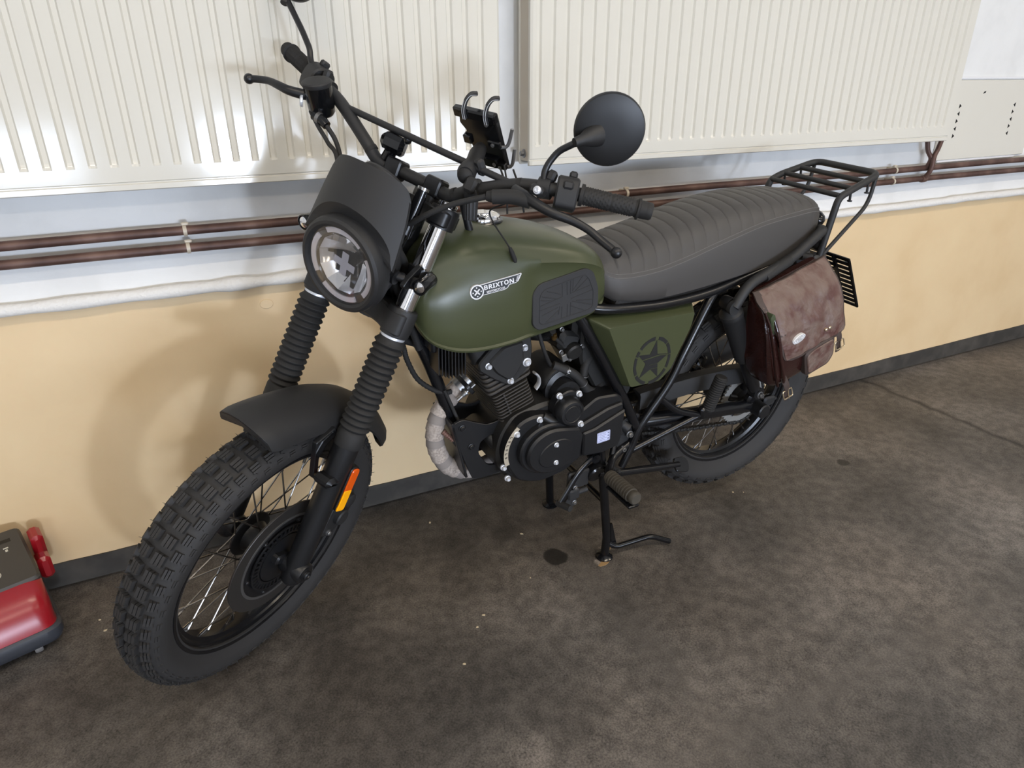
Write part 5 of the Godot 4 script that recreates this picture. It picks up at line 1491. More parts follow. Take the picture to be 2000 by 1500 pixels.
	b.lathe([[0.0, 0.0], [0.021, 0.0], [0.021, 0.014], [0.017, 0.018], [0.0, 0.018]], along(Vector3(-0.598, 0.632, 0.058), Vector3(0, -0.25, 1)), 24)
	b.rod(Vector3(-0.70, 0.675, 0), Vector3(-0.60, 0.65, 0), 0.022, 20)
	b.box(Vector3(-0.572, 0.675, 0.03), Vector3(0.05, 0.06, 0.06), 0.010)
	b.rod(Vector3(-0.66, 0.668, 0.03), Vector3(-0.655, 0.690, 0.06), 0.009, 12)
	put("body", b, M.engine, ca)
	b = MB.new()
	for p in [[-0.632, 0.690, 0.062], [-0.580, 0.682, 0.075], [-0.577, 0.640, 0.068], [-0.608, 0.612, 0.066], [-0.63, 0.632, 0.062]]: bolt(b, Vector3(p[0], p[1], p[2]), Vector3.BACK, 0.0042, 0.006)
	b.box(Vector3(-0.622, 0.618, 0.066), Vector3(0.014, 0.018, 0.006), 0.001, Basis(Vector3.BACK, 0.3)); put("screws", b, M.steel, ca)
	b = MB.new(); b.lathe([[0.0, 0.0], [0.0055, 0.0], [0.0055, 0.004], [0.007, 0.004], [0.007, 0.009], [0.0045, 0.009], [0.0045, 0.016], [0.0, 0.016]], along(Vector3(-0.651, 0.668, 0.060), Vector3(0, 0.9, 0.3)), 14); put("brass_jet", b, paint(Color(0.42, 0.33, 0.19), 0.4, 0.7), ca)
	b = MB.new()
	b.tube(spline([Vector3(-0.690, 0.700, 0.05), Vector3(-0.676, 0.645, 0.062), Vector3(-0.650, 0.600, 0.05), Vector3(-0.635, 0.585, 0.045)], 6), 0.0048, 10)
	b.tube(spline([Vector3(-0.668, 0.700, 0.05), Vector3(-0.645, 0.668, 0.062), Vector3(-0.622, 0.645, 0.058)], 5), 0.0048, 10)
	put("fuel_hose", b, M.rubber, ca)
	b = MB.new()
	b.tube(spline([Vector3(-0.645, 0.598, 0.055), Vector3(-0.603, 0.578, 0.072), Vector3(-0.578, 0.553, 0.078), Vector3(-0.560, 0.528, 0.080), Vector3(-0.528, 0.512, 0.078), Vector3(-0.505, 0.525, 0.06)], 6), 0.0112, 14)
	b.tube(spline([Vector3(-0.568, 0.556, 0.07), Vector3(-0.563, 0.586, 0.068), Vector3(-0.545, 0.602, 0.06), Vector3(-0.525, 0.595, 0.05), Vector3(-0.515, 0.57, 0.045)], 6), 0.0100, 14)
	put("breather_hose", b, M.rubber, ca)
	b = MB.new()
	for q in [[Vector3(-0.572, 0.545, 0.078), Vector3(0.6, -0.75, 0.1)], [Vector3(-0.567, 0.562, 0.070), Vector3(0.1, 1, 0)], [Vector3(-0.615, 0.584, 0.068), Vector3(0.8, -0.4, 0.2)]]: b.lathe([[0.0112, -0.001], [0.0128, -0.001], [0.0128, 0.001], [0.0112, 0.001]], along(q[0], q[1]), 18, true)
	put("hose_clip", b, M.steel, ca)
	b = MB.new()
	b.prism(outline([-0.58, 0.70, -0.44, 0.70, -0.40, 0.58, -0.42, 0.47, -0.52, 0.50, -0.58, 0.60], 0.02), Transform3D.IDENTITY, -0.09, 0.07, 0.006); put("air_box", b, M.engine, ca)

func rear(bike: Node3D) -> void:
	wheel(bike, Transform3D(Basis.IDENTITY, Vector3(0, 0.364, 0)), 0.2275, 0.313, 0.058, 42, "rear_wheel")
	var sw := hold("swing_arm", bike)
	for s in [1.0, -1.0]:
		var b := MB.new()
		b.tube(spline([Vector3(-0.425, 0.392, 0.072 * s), Vector3(-0.33, 0.392, 0.088 * s), Vector3(-0.2, 0.384, 0.100 * s), Vector3(0.012, 0.361, 0.102 * s)], 4), 0.0195, 18)
		b.box(Vector3(0.012, 0.362, 0.102 * s), Vector3(0.075, 0.038, 0.026), 0.008, Basis(Vector3.BACK, -0.1))
		b.box(Vector3(-0.012, 0.402, 0.108 * s), Vector3(0.03, 0.055, 0.022), 0.006, Basis(Vector3.BACK, -0.5))
		put("arm", b, M.frame, sw)
	var b2 := MB.new(); b2.rod(Vector3(0, 0.364, -0.128), Vector3(0, 0.364, 0.128), 0.011, 16)
	b2.lathe([[0.0, 0.108], [0.0215, 0.108], [0.0215, 0.148], [0.018, 0.151], [0.0, 0.151]], along(Vector3(0.004, 0.362, 0), Vector3.BACK), 24); put("axle", b2, M.black, sw)
	b2 = MB.new(); b2.box(Vector3(0.05, 0.372, 0.118), Vector3(0.045, 0.03, 0.010), 0.006); bolt(b2, Vector3(0.075, 0.368, 0.110), Vector3.RIGHT, 0.005, 0.012); put("chain_adjuster", b2, M.plastic, sw)
	# long dark chain guard
	b2 = MB.new()
	var gr: Array = []
	for k in 9:
		var x := lerpf(-0.40, 0.02, k / 8.0)
		var yt := lerpf(0.478, 0.472, k / 8.0) + 0.012 * sin(k / 8.0 * PI)
		var r := PackedVector3Array()
		for p in [[0.058, yt + 0.004], [0.066, yt + 0.006], [0.088, yt + 0.004], [0.092, yt - 0.004], [0.094, yt - 0.040], [0.091, yt - 0.042], [0.088, yt - 0.006], [0.066, yt + 0.001]]: r.append(Vector3(x, p[1], p[0]))
		gr.append(r)
	b2.grid(gr); put("chain_guard", b2, M.plastic, bike)
	# chain and rear sprocket
	var sp := MB.new()
	var t := Transform3D(Basis.IDENTITY, Vector3(0, 0.364, 0.064))
	var ring: Array = []
	var N := 44
	for k in N * 4:
		var a := TAU * k / (N * 4.0)
		var rr := 0.0775 + 0.0028 * sin(a * N)
		ring.append(Vector2(cos(a) * rr, sin(a) * rr))
	var loops: Array = []
	var inn: Array = []
	for k in N * 4: inn.append((ring[k] as Vector2).normalized() * 0.056)
	for q in [[ring, -0.0028], [ring, 0.0028], [inn, 0.0028], [inn, -0.0028]]:
		var r := PackedVector3Array()
		for p in q[0]: r.append(t * Vector3(p.x, p.y, q[1]))
		loops.append(r)
	sp.grid(loops, false, true, 30.0); put("rear_sprocket", sp, paint(Color(0.60, 0.595, 0.58), 0.45, 0.3), bike)
	sp = MB.new()
	for k in 5:
		var a := TAU * k / 5.0 + 0.3
		sp.rod(t * Vector3(cos(a) * 0.03, sin(a) * 0.03, 0), t * Vector3(cos(a) * 0.058, sin(a) * 0.058, 0), 0.010, 10)
	sp.lathe([[0.0, -0.03], [0.034, -0.03], [0.034, 0.006], [0.0, 0.006]], along(t.origin, Vector3.BACK), 28); put("sprocket_carrier", sp, M.black, bike)
	var ch := MB.new()
	var cp: Array = []
	for k in 24: cp.append(Vector3(-0.55 + k * 0.0235, lerpf(0.388, 0.288, k / 23.0) - 0.012 * sin(k / 23.0 * PI), 0.064))
	for k in 13:
		var a := -1.75 + k * 0.29
		cp.append(Vector3(cos(a) * 0.079, 0.364 + sin(a) * 0.079, 0.064))
	for k in 22: cp.append(Vector3(-0.02 - k * 0.0235, lerpf(0.4425, 0.440, k / 21.0), 0.064))
	for i in cp.size() - 1:
		var a: Vector3 = cp[i]; var e: Vector3 = cp[i + 1]
		var m := (a + e) * 0.5; var d := (e - a).normalized()
		var n := maxi(1, roundi((e - a).length() / 0.0127))
		for q in n:
			var c := a.lerp(e, (q + 0.5) / n)
			ch.box(c, Vector3(0.0125, 0.0088, 0.017 if q % 2 == 0 else 0.0125), 0.002, Basis(d, Vector3.BACK.cross(d), Vector3.BACK))
	put("chain", ch, M.engine, bike)
	# shock absorbers
	for s in [1.0, -1.0]:
		var sh := hold("shock_absorber", bike)
		var top := Vector3(-0.190, 0.706, 0.122 * s); var bot := Vector3(-0.020, 0.418, 0.122 * s)
		var d := (bot - top).normalized()
		var L := (bot - top).length()
		var b := MB.new()
		b.lathe([[0.0, 0.012], [0.019, 0.014], [0.024, 0.026], [0.0295, 0.030], [0.0300, 0.040], [0.0285, 0.046], [0.0270, 0.048], [0.0262, 0.19], [0.024, 0.196], [0.0, 0.196]], along(top, d), 32); put("shroud", b, M.plastic, sh)
		b = MB.new(); b.lathe([[0.0, 0.19], [0.018, 0.19], [0.018, L - 0.03], [0.015, L - 0.012], [0.0, L - 0.012]], along(top, d), 24)
		put("damper", b, M.black, sh)
		for e in [top, bot]:
			b = MB.new(); b.lathe([[0.0, -0.014], [0.0165, -0.014], [0.0175, -0.010], [0.0175, 0.010], [0.0165, 0.014], [0.0, 0.014]], along(e, Vector3.BACK), 24)
			put("mount_eye", b, M.black, sh)
		b = MB.new(); bolt(b, top + Vector3(0, 0, 0.020 * s), Vector3.BACK * s, 0.0075, 0.010); put("mount_bolt", b, M.steel, sh)
		b = MB.new(); bolt(b, bot + Vector3(0, 0, 0.018 * s), Vector3.BACK * s, 0.0075, 0.010); put("mount_bolt", b, M.steel, sh)
	# rear footrest folded up, on its triangular bracket
	for s in [1.0, -1.0]:
		var fr := hold("rear_footrest", bike)
		var b := MB.new()
		b.tube(fillet([Vector3(-0.352, 0.470, 0.110 * s), Vector3(-0.300, 0.425, 0.120 * s), Vector3(-0.222, 0.398, 0.130 * s)], 0.03), 0.0088, 14)
		b.tube([Vector3(-0.425, 0.335, 0.112 * s), Vector3(-0.30, 0.375, 0.122 * s), Vector3(-0.218, 0.402, 0.130 * s)], 0.0092, 14)
		b.box(Vector3(-0.212, 0.408, 0.132 * s), Vector3(0.034, 0.036, 0.022), 0.005, Basis(Vector3.BACK, 0.2))
		put("bracket", b, M.frame, fr)
		b = MB.new()
		var pr: Array = [[0.0, 0.0], [0.014, 0.0]]
		for k in 15: pr.append_array([[0.0162, 0.003 + k * 0.0064], [0.0172, 0.0045 + k * 0.0064], [0.0172, 0.0065 + k * 0.0064], [0.0158, 0.0078 + k * 0.0064]])
		pr.append_array([[0.0165, 0.100], [0.013, 0.103], [0.0, 0.103]])
		b.lathe(pr, along(Vector3(-0.206, 0.414, 0.136 * s), Vector3(0.16, 0.96, 0.12 * s)), 28); put("rubber", b, M.rubber, fr)
	# rider's footrest
	for s in [1.0, -1.0]:
		var fr := hold("footrest", bike)
		var b := MB.new()
		b.tube(fillet([Vector3(-0.430, 0.352, 0.104 * s), Vector3(-0.485, 0.330, 0.112 * s), Vector3(-0.520, 0.318, 0.145 * s), Vector3(-0.535, 0.315, 0.175 * s)], 0.02), 0.0105, 14)
		b.box(Vector3(-0.532, 0.300, 0.225 * s), Vector3(0.030, 0.008, 0.095), 0.002)
		b.rod(Vector3(-0.475, 0.355, 0.10 * s), Vector3(-0.500, 0.300, 0.125 * s), 0.0085, 12)
		put("bracket", b, M.frame, fr)
		b = MB.new()
		var pr: Array = [[0.0, 0.0], [0.017, 0.0]]
		for k in 10: pr.append_array([[0.0158, 0.004 + k * 0.0088], [0.0185, 0.0052 + k * 0.0088], [0.0185, 0.0085 + k * 0.0088], [0.0158, 0.0097 + k * 0.0088]])
		pr.append_array([[0.0168, 0.096], [0.0165, 0.103], [0.0135, 0.107], [0.0, 0.107]])
		b.lathe(pr, along(Vector3(-0.532, 0.321, 0.168 * s), Vector3(0.02, 0.02, s)), 32); put("rubber", b, paint(Color(0.25, 0.23, 0.195), 0.7), fr)
	# gear lever
	var b3 := MB.new()
	b3.tube(spline([Vector3(-0.548, 0.352, 0.118), Vector3(-0.565, 0.352, 0.126), Vector3(-0.60, 0.328, 0.132), Vector3(-0.63, 0.285, 0.135), Vector3(-0.648, 0.258, 0.136)], 5), 0.0085, 12, 0.7)
	b3.rod(Vector3(-0.548, 0.352, 0.105), Vector3(-0.548, 0.352, 0.130), 0.012, 16)
	put("gear_lever", b3, M.frame, bike)
	b3 = MB.new(); b3.rod(Vector3(-0.652, 0.252, 0.128), Vector3(-0.640, 0.258, 0.168), 0.0085, 14); put("lever_rubber", b3, M.rubber, bike)
	# centre stand
	var cs := hold("centre_stand", bike)
	b3 = MB.new()
	b3.tube([Vector3(-0.530, 0.385, 0.112), Vector3(-0.512, 0.29, 0.116), Vector3(-0.482, 0.075, 0.126), Vector3(-0.4835, 0.016, 0.127)], 0.0118, 18); put("leg", b3, M.gloss, cs)
	b3 = MB.new()
	b3.tube([Vector3(-0.530, 0.34, -0.105), Vector3(-0.50, 0.10, -0.152), Vector3(-0.487, -0.002, -0.159)], 0.0118, 16); put("leg", b3, M.gloss, cs)
	b3 = MB.new(); b3.rod(Vector3(-0.530, 0.345, -0.11), Vector3(-0.530, 0.345, 0.116), 0.012, 16); b3.rod(Vector3(-0.500, 0.20, -0.135), Vector3(-0.500, 0.20, 0.12), 0.009, 12); put("cross_tube", b3, M.gloss, cs)
	b3 = MB.new(); b3.tube(fillet([Vector3(-0.482, 0.060, 0.128), Vector3(-0.458, 0.043, 0.138), Vector3(-0.350, 0.050, 0.150), Vector3(-0.290, 0.022, 0.167)], 0.02), 0.0078, 14)
	b3.prism(outline([-0.470, 0.060, -0.480, 0.125, -0.474, 0.125, -0.452, 0.050], 0.0), Transform3D(Basis.IDENTITY, Vector3(0, 0, 0.130)), -0.003, 0.003)
	put("tang", b3, M.gloss, cs)
	for s in [[0.127, -0.484, 0.0115], [-0.159, -0.487, -0.0095]]:
		b3 = MB.new()
		b3.lathe([[0.0, -0.002], [0.024, -0.001], [0.023, 0.003], [0.012, 0.010], [0.0, 0.012]], Transform3D(Basis(Vector3(1, 0, 0), 0.0732), Vector3(s[1], s[2], s[0])), 24)
		put("foot", b3, M.gloss, cs)
	# folded side stand with its switch
	var ss := hold("side_stand", bike)
	b3 = MB.new(); b3.tube([Vector3(-0.530, 0.300, 0.120), Vector3(-0.46, 0.283, 0.124), Vector3(-0.345, 0.262, 0.124), Vector3(-0.262, 0.249, 0.124)], [0.0105, 0.0105, 0.0102, 0.008], 16)
	b3.lathe([[0.0, -0.014], [0.024, -0.014], [0.026, -0.010], [0.026, 0.006], [0.022, 0.010], [0.0, 0.010]], along(Vector3(-0.540, 0.305, 0.120), Vector3(0.1, -0.3, 1)), 28)
	put("leg", b3, M.frame, ss)
	b3 = MB.new(); b3.prism(outline([-0.026, -0.020, 0.018, -0.022, 0.026, 0.0, 0.018, 0.022, -0.026, 0.020], 0.012), Transform3D(Basis(Vector3(0.98, -0.18, 0), Vector3(0.13, 0.70, -0.70), Vector3(0.13, 0.69, 0.71)).orthonormalized(), Vector3(-0.252, 0.245, 0.124)), -0.004, 0.004, 0.0015); put("pad", b3, M.frame, ss)
	b3 = MB.new()
	b3.box(Vector3(-0.590, 0.300, 0.118), Vector3(0.062, 0.050, 0.014), 0.004)
	b3.box(Vector3(-0.605, 0.262, 0.122), Vector3(0.034, 0.030, 0.020), 0.004); b3.rod(Vector3(-0.605, 0.262, 0.124), Vector3(-0.565, 0.265, 0.124), 0.008, 12)
	b3.lathe([[0.0, -0.006], [0.017, -0.006], [0.017, 0.006], [0.0, 0.006]], along(Vector3(-0.612, 0.240, 0.122), Vector3.BACK), 20)
	put("stand_switch", b3, M.plastic, ss)
	b3 = MB.new(); bolt(b3, Vector3(-0.604, 0.284, 0.130), Vector3.BACK, 0.0048, 0.006); bolt(b3, Vector3(-0.603, 0.239, 0.130), Vector3.BACK, 0.0048, 0.006); put("switch_bolts", b3, M.steel, ss)
	b3 = MB.new()
	var sprg: Array = []
	for k in 90: sprg.append(Vector3(-0.520, 0.330, 0.128).lerp(Vector3(-0.474, 0.296, 0.132), k / 89.0) + Vector3(0.4 * cos(k * 0.8), 0.9 * cos(k * 0.8), sin(k * 0.8)) * 0.006)
	b3.tube(sprg, 0.0013, 5); put("spring", b3, M.rubber, ss)

func rack(bike: Node3D) -> void:
	# grab rail beside the seat
	var gr := hold("grab_rail", bike)
	for s in [1.0, -1.0]:
		var b := MB.new()
		b.tube(fillet([Vector3(-0.196, 0.705, 0.150 * s), Vector3(-0.160, 0.757, 0.146 * s), Vector3(-0.02, 0.806, 0.142 * s), Vector3(0.088, 0.862, 0.128 * s), Vector3(0.125, 0.850, 0.09 * s)], 0.03), 0.0128, 18)
		b.lathe([[0.0, -0.006], [0.018, -0.006], [0.018, 0.006], [0.0, 0.006]], along(Vector3(-0.196, 0.704, 0.148 * s), Vector3.BACK), 20)
		put("rail", b, M.plastic, gr)
		b = MB.new(); b.tube([Vector3(-0.110, 0.7705, 0.1452 * s), Vector3(-0.03, 0.8025, 0.1425 * s)], 0.0142, 18); put("sleeve", b, M.rubber, gr)
	# luggage rack
	var r := hold("luggage_rack", bike)
	var loop: Array = []
	var side := [Vector3(0.118, 0.775, 0.112), Vector3(0.136, 0.936, 0.114), Vector3(0.172, 0.950, 0.1145), Vector3(0.292, 0.982, 0.100)]
	for p in side: loop.append(p)
	for k in 4: loop.append(Vector3(side[3 - k].x, side[3 - k].y, -side[3 - k].z))
	var b := MB.new(); b.tube(fillet(loop, 0.028, 6), 0.0088, 16); put("hoop", b, M.plastic, r)
	for q in [[0.140, 0.940, 0.112], [0.185, 0.954, 0.110], [0.236, 0.967, 0.104]]:
		b = MB.new(); b.rod(Vector3(q[0], q[1], -q[2]), Vector3(q[0], q[1], q[2]), 0.0068, 14); put("cross_bar", b, M.plastic, r)
	for s in [1.0, -1.0]:
		b = MB.new(); b.tube(fillet([Vector3(0.285, 0.978, 0.098 * s), Vector3(0.278, 0.905, 0.100 * s), Vector3(0.135, 0.785, 0.108 * s)], 0.03), 0.0052, 12); put("stay", b, M.plastic, r)
		for x in [[0.185, 0.950], [0.245, 0.966]]:
			b = MB.new(); b.rod(Vector3(x[0], x[1], 0.108 * s), Vector3(x[0] + 0.004, x[1] - 0.026, 0.108 * s), 0.0032, 10); b.rod(Vector3(x[0] + 0.004, x[1] - 0.026, 0.108 * s), Vector3(x[0] + 0.004, x[1] - 0.029, 0.108 * s), 0.0062, 12); put("hook", b, M.plastic, r)
		b = MB.new(); b.box(Vector3(0.118, 0.778, 0.106 * s), Vector3(0.05, 0.026, 0.03), 0.006); b.rod(Vector3(0.06, 0.79, 0.10 * s), Vector3(0.125, 0.778, 0.106 * s), 0.010, 12); put("rack_mount", b, M.plastic, r)
	# rear lamp under the rack
	b = MB.new()
	b.ball(Vector3(0.165, 0.862, 0.02), Vector3(0.030, 0.026, 0.045), 24); put("rear_lamp", b, M.gloss, bike)
	b = MB.new(); b.prism(outline([0.09, 0.80, 0.13, 0.88, 0.175, 0.86, 0.16, 0.77], 0.01), Transform3D.IDENTITY, -0.05, 0.05, 0.005); put("lamp_bracket", b, M.plastic, bike)
	b = MB.new(); b.tube([Vector3(0.115, 0.812, 0.045), Vector3(0.13, 0.81, 0.085)], 0.0125, 14); b.ball(Vector3(0.131, 0.810, 0.095), Vector3.ONE * 0.015, 14); put("rear_indicator", b, M.rubber, bike)
	# slotted number plate holder, tilted
	var nh := hold("plate_holder", bike)
	var bs := Basis(Vector3(0, 0, -1), Vector3(-0.53, 0.848, 0).normalized(), Vector3(0.848, 0.53, 0).normalized())
	bs = Basis(Vector3(0, 0, -1), Vector3(-0.53, 0.848, 0).normalized(), Vector3(0, 0, -1).cross(Vector3(-0.53, 0.848, 0).normalized()))
	var c := Vector3(0.315, 0.678, 0.0)
	b = MB.new()
	var rows := 9
	b.box(c + bs * Vector3(0, 0.087, 0), Vector3(0.20, 0.012, 0.006), 0.0015, bs); b.box(c + bs * Vector3(0, -0.087, 0), Vector3(0.20, 0.010, 0.006), 0.0015, bs)
	for x in [-0.096, -0.046, 0.0, 0.046, 0.096]: b.box(c + bs * Vector3(x, 0, 0), Vector3(0.009 if absf(x) > 0.09 else 0.014, 0.176, 0.006), 0.0015, bs)
	for k in rows:
		var y := -0.070 + 0.0175 * k
		b.box(c + bs * Vector3(0, y, 0), Vector3(0.19, 0.0118, 0.004), 0.001, bs)
	put("plate_frame", b, M.gloss, nh)
	b = MB.new(); b.prism(outline([0.12, 0.78, 0.20, 0.76, 0.30, 0.70, 0.26, 0.66, 0.15, 0.70], 0.01), Transform3D.IDENTITY, -0.03, 0.03, 0.004)
	b.box(Vector3(0.20, 0.66, 0.0), Vector3(0.05, 0.26, 0.11), 0.01, Basis(Vector3.BACK, 0.5)); put("plate_arm", b, M.plastic, nh)
	for s in [1.0, -1.0]:
		b = MB.new(); bolt(b, c + bs * Vector3(0.085 * s, 0.076, 0.003), bs.z, 0.004, 0.003); put("plate_screw", b, M.zinc, nh)
	# rear mudguard
	b = MB.new()
	var gr2: Array = []
	for k in 17:
		var a := lerpf(1.72, 0.62, k / 16.0)
		var rr := PackedVector3Array()
		for e in 2:
			for i in 7:
				var q := i if e == 0 else 6 - i
				var u := (q - 3) / 3.0
				var R := 0.350 - 0.016 * u * u - (0.004 if e == 1 else 0.0)
				rr.append(Vector3(cos(a) * R, 0.364 + sin(a) * R, u * 0.066))
		gr2.append(rr)
	b.grid(gr2, true, false, 50.0); put("rear_mudguard", b, M.plastic, bike)

func cables(bike: Node3D, F: Transform3D) -> void:
	var g := hold("cables", bike)
	var fp := func(v: Vector3) -> Vector3: return F * v
	var runs := [
		["clutch_cable", [fp.call(Vector3(-0.098, 0.842, 0.175)), fp.call(Vector3(-0.105, 0.805, 0.125)), fp.call(Vector3(-0.110, 0.765, 0.085)), fp.call(Vector3(-0.09, 0.715, 0.04)), fp.call(Vector3(-0.05, 0.66, 0.02)), Vector3(-1.0, 0.74, 0.02), Vector3(-0.965, 0.70, 0.0)], 0.0052],
		["brake_hose", [fp.call(Vector3(-0.088, 0.833, -0.188)), fp.call(Vector3(-0.082, 0.815, -0.162)), fp.call(Vector3(-0.082, 0.785, -0.135)), fp.call(Vector3(-0.08, 0.75, -0.125)), fp.call(Vector3(-0.09, 0.68, -0.09))], 0.0045],
		["switch_cable", [fp.call(Vector3(-0.09, 0.845, -0.232)), fp.call(Vector3(-0.09, 0.825, -0.203)), fp.call(Vector3(-0.09, 0.807, -0.172)), fp.call(Vector3(-0.09, 0.78, -0.135)), fp.call(Vector3(-0.08, 0.66, -0.10))], 0.0042],
		["charging_lead", [fp.call(Vector3(-0.030, 0.905, 0.150)), fp.call(Vector3(-0.02, 0.878, 0.165)), fp.call(Vector3(0.0, 0.85, 0.172)), Vector3(-0.83, 0.975, 0.085), Vector3(-0.802, 0.915, 0.115), Vector3(-0.794, 0.895, 0.1235)], 0.0016],
		["wiring", [fp.call(Vector3(-0.03, 0.83, 0.02)), fp.call(Vector3(0.0, 0.79, 0.03)), Vector3(-1.02, 0.90, 0.05), Vector3(-1.0, 0.80, 0.06), Vector3(-0.97, 0.70, 0.05)], 0.0075],
		["wiring", [fp.call(Vector3(-0.12, 0.70, 0.055)), fp.call(Vector3(-0.06, 0.665, 0.06)), fp.call(Vector3(-0.01, 0.61, 0.05)), Vector3(-1.0, 0.73, 0.03), Vector3(-0.955, 0.69, 0.01)], 0.0085],
		["wiring", [fp.call(Vector3(-0.12, 0.73, -0.02)), fp.call(Vector3(-0.05, 0.70, 0.0)), fp.call(Vector3(0.01, 0.66, 0.02)), Vector3(-1.0, 0.75, 0.01), Vector3(-0.95, 0.70, 0.0)], 0.0085],
		["ribbed_hose", [Vector3(-1.0, 0.715, 0.03), Vector3(-0.996, 0.697, 0.03), Vector3(-0.989, 0.667, 0.028), Vector3(-0.966, 0.616, 0.022), Vector3(-0.930, 0.580, 0.018), Vector3(-0.902, 0.565, 0.016), Vector3(-0.885, 0.562, 0.012)], 0.0052],
		["holder_strut", [fp.call(Vector3(-0.03, 0.895, 0.148)), fp.call(Vector3(-0.025, 0.87, 0.170)), fp.call(Vector3(-0.02, 0.83, 0.19))], 0.0018],
		["holder_strut", [fp.call(Vector3(-0.02, 0.905, 0.165)), fp.call(Vector3(-0.01, 0.875, 0.192)), fp.call(Vector3(0.0, 0.845, 0.210))], 0.0018]]
	for r in runs:
		var b := MB.new()
		var p := spline(r[1], 10)
		if r[0] == "ribbed_hose":
			var rad: Array = []
			for i in p.size(): rad.append(r[2] + (0.0009 if i % 2 == 0 else 0.0))
			b.tube(p, rad, 12)
		else: b.tube(p, r[2], 10)
		put(r[0], b, M.rubber, g)
	var b := MB.new()
	b.tube([Vector3(-0.8005, 0.913, 0.1165), Vector3(-0.798, 0.905, 0.1195), Vector3(-0.7925, 0.889, 0.1245), Vector3(-0.7915, 0.884, 0.1255)], [0.003, 0.0046, 0.0046, 0.0025], 12); put("lead_plug", b, M.rubber, g)
	b = MB.new(); b.rod(F * Vector3(0.012, 0.822, 0.075), F * Vector3(0.060, 0.752, 0.110), 0.008, 12); put("cable_guide", b, M.black, g)

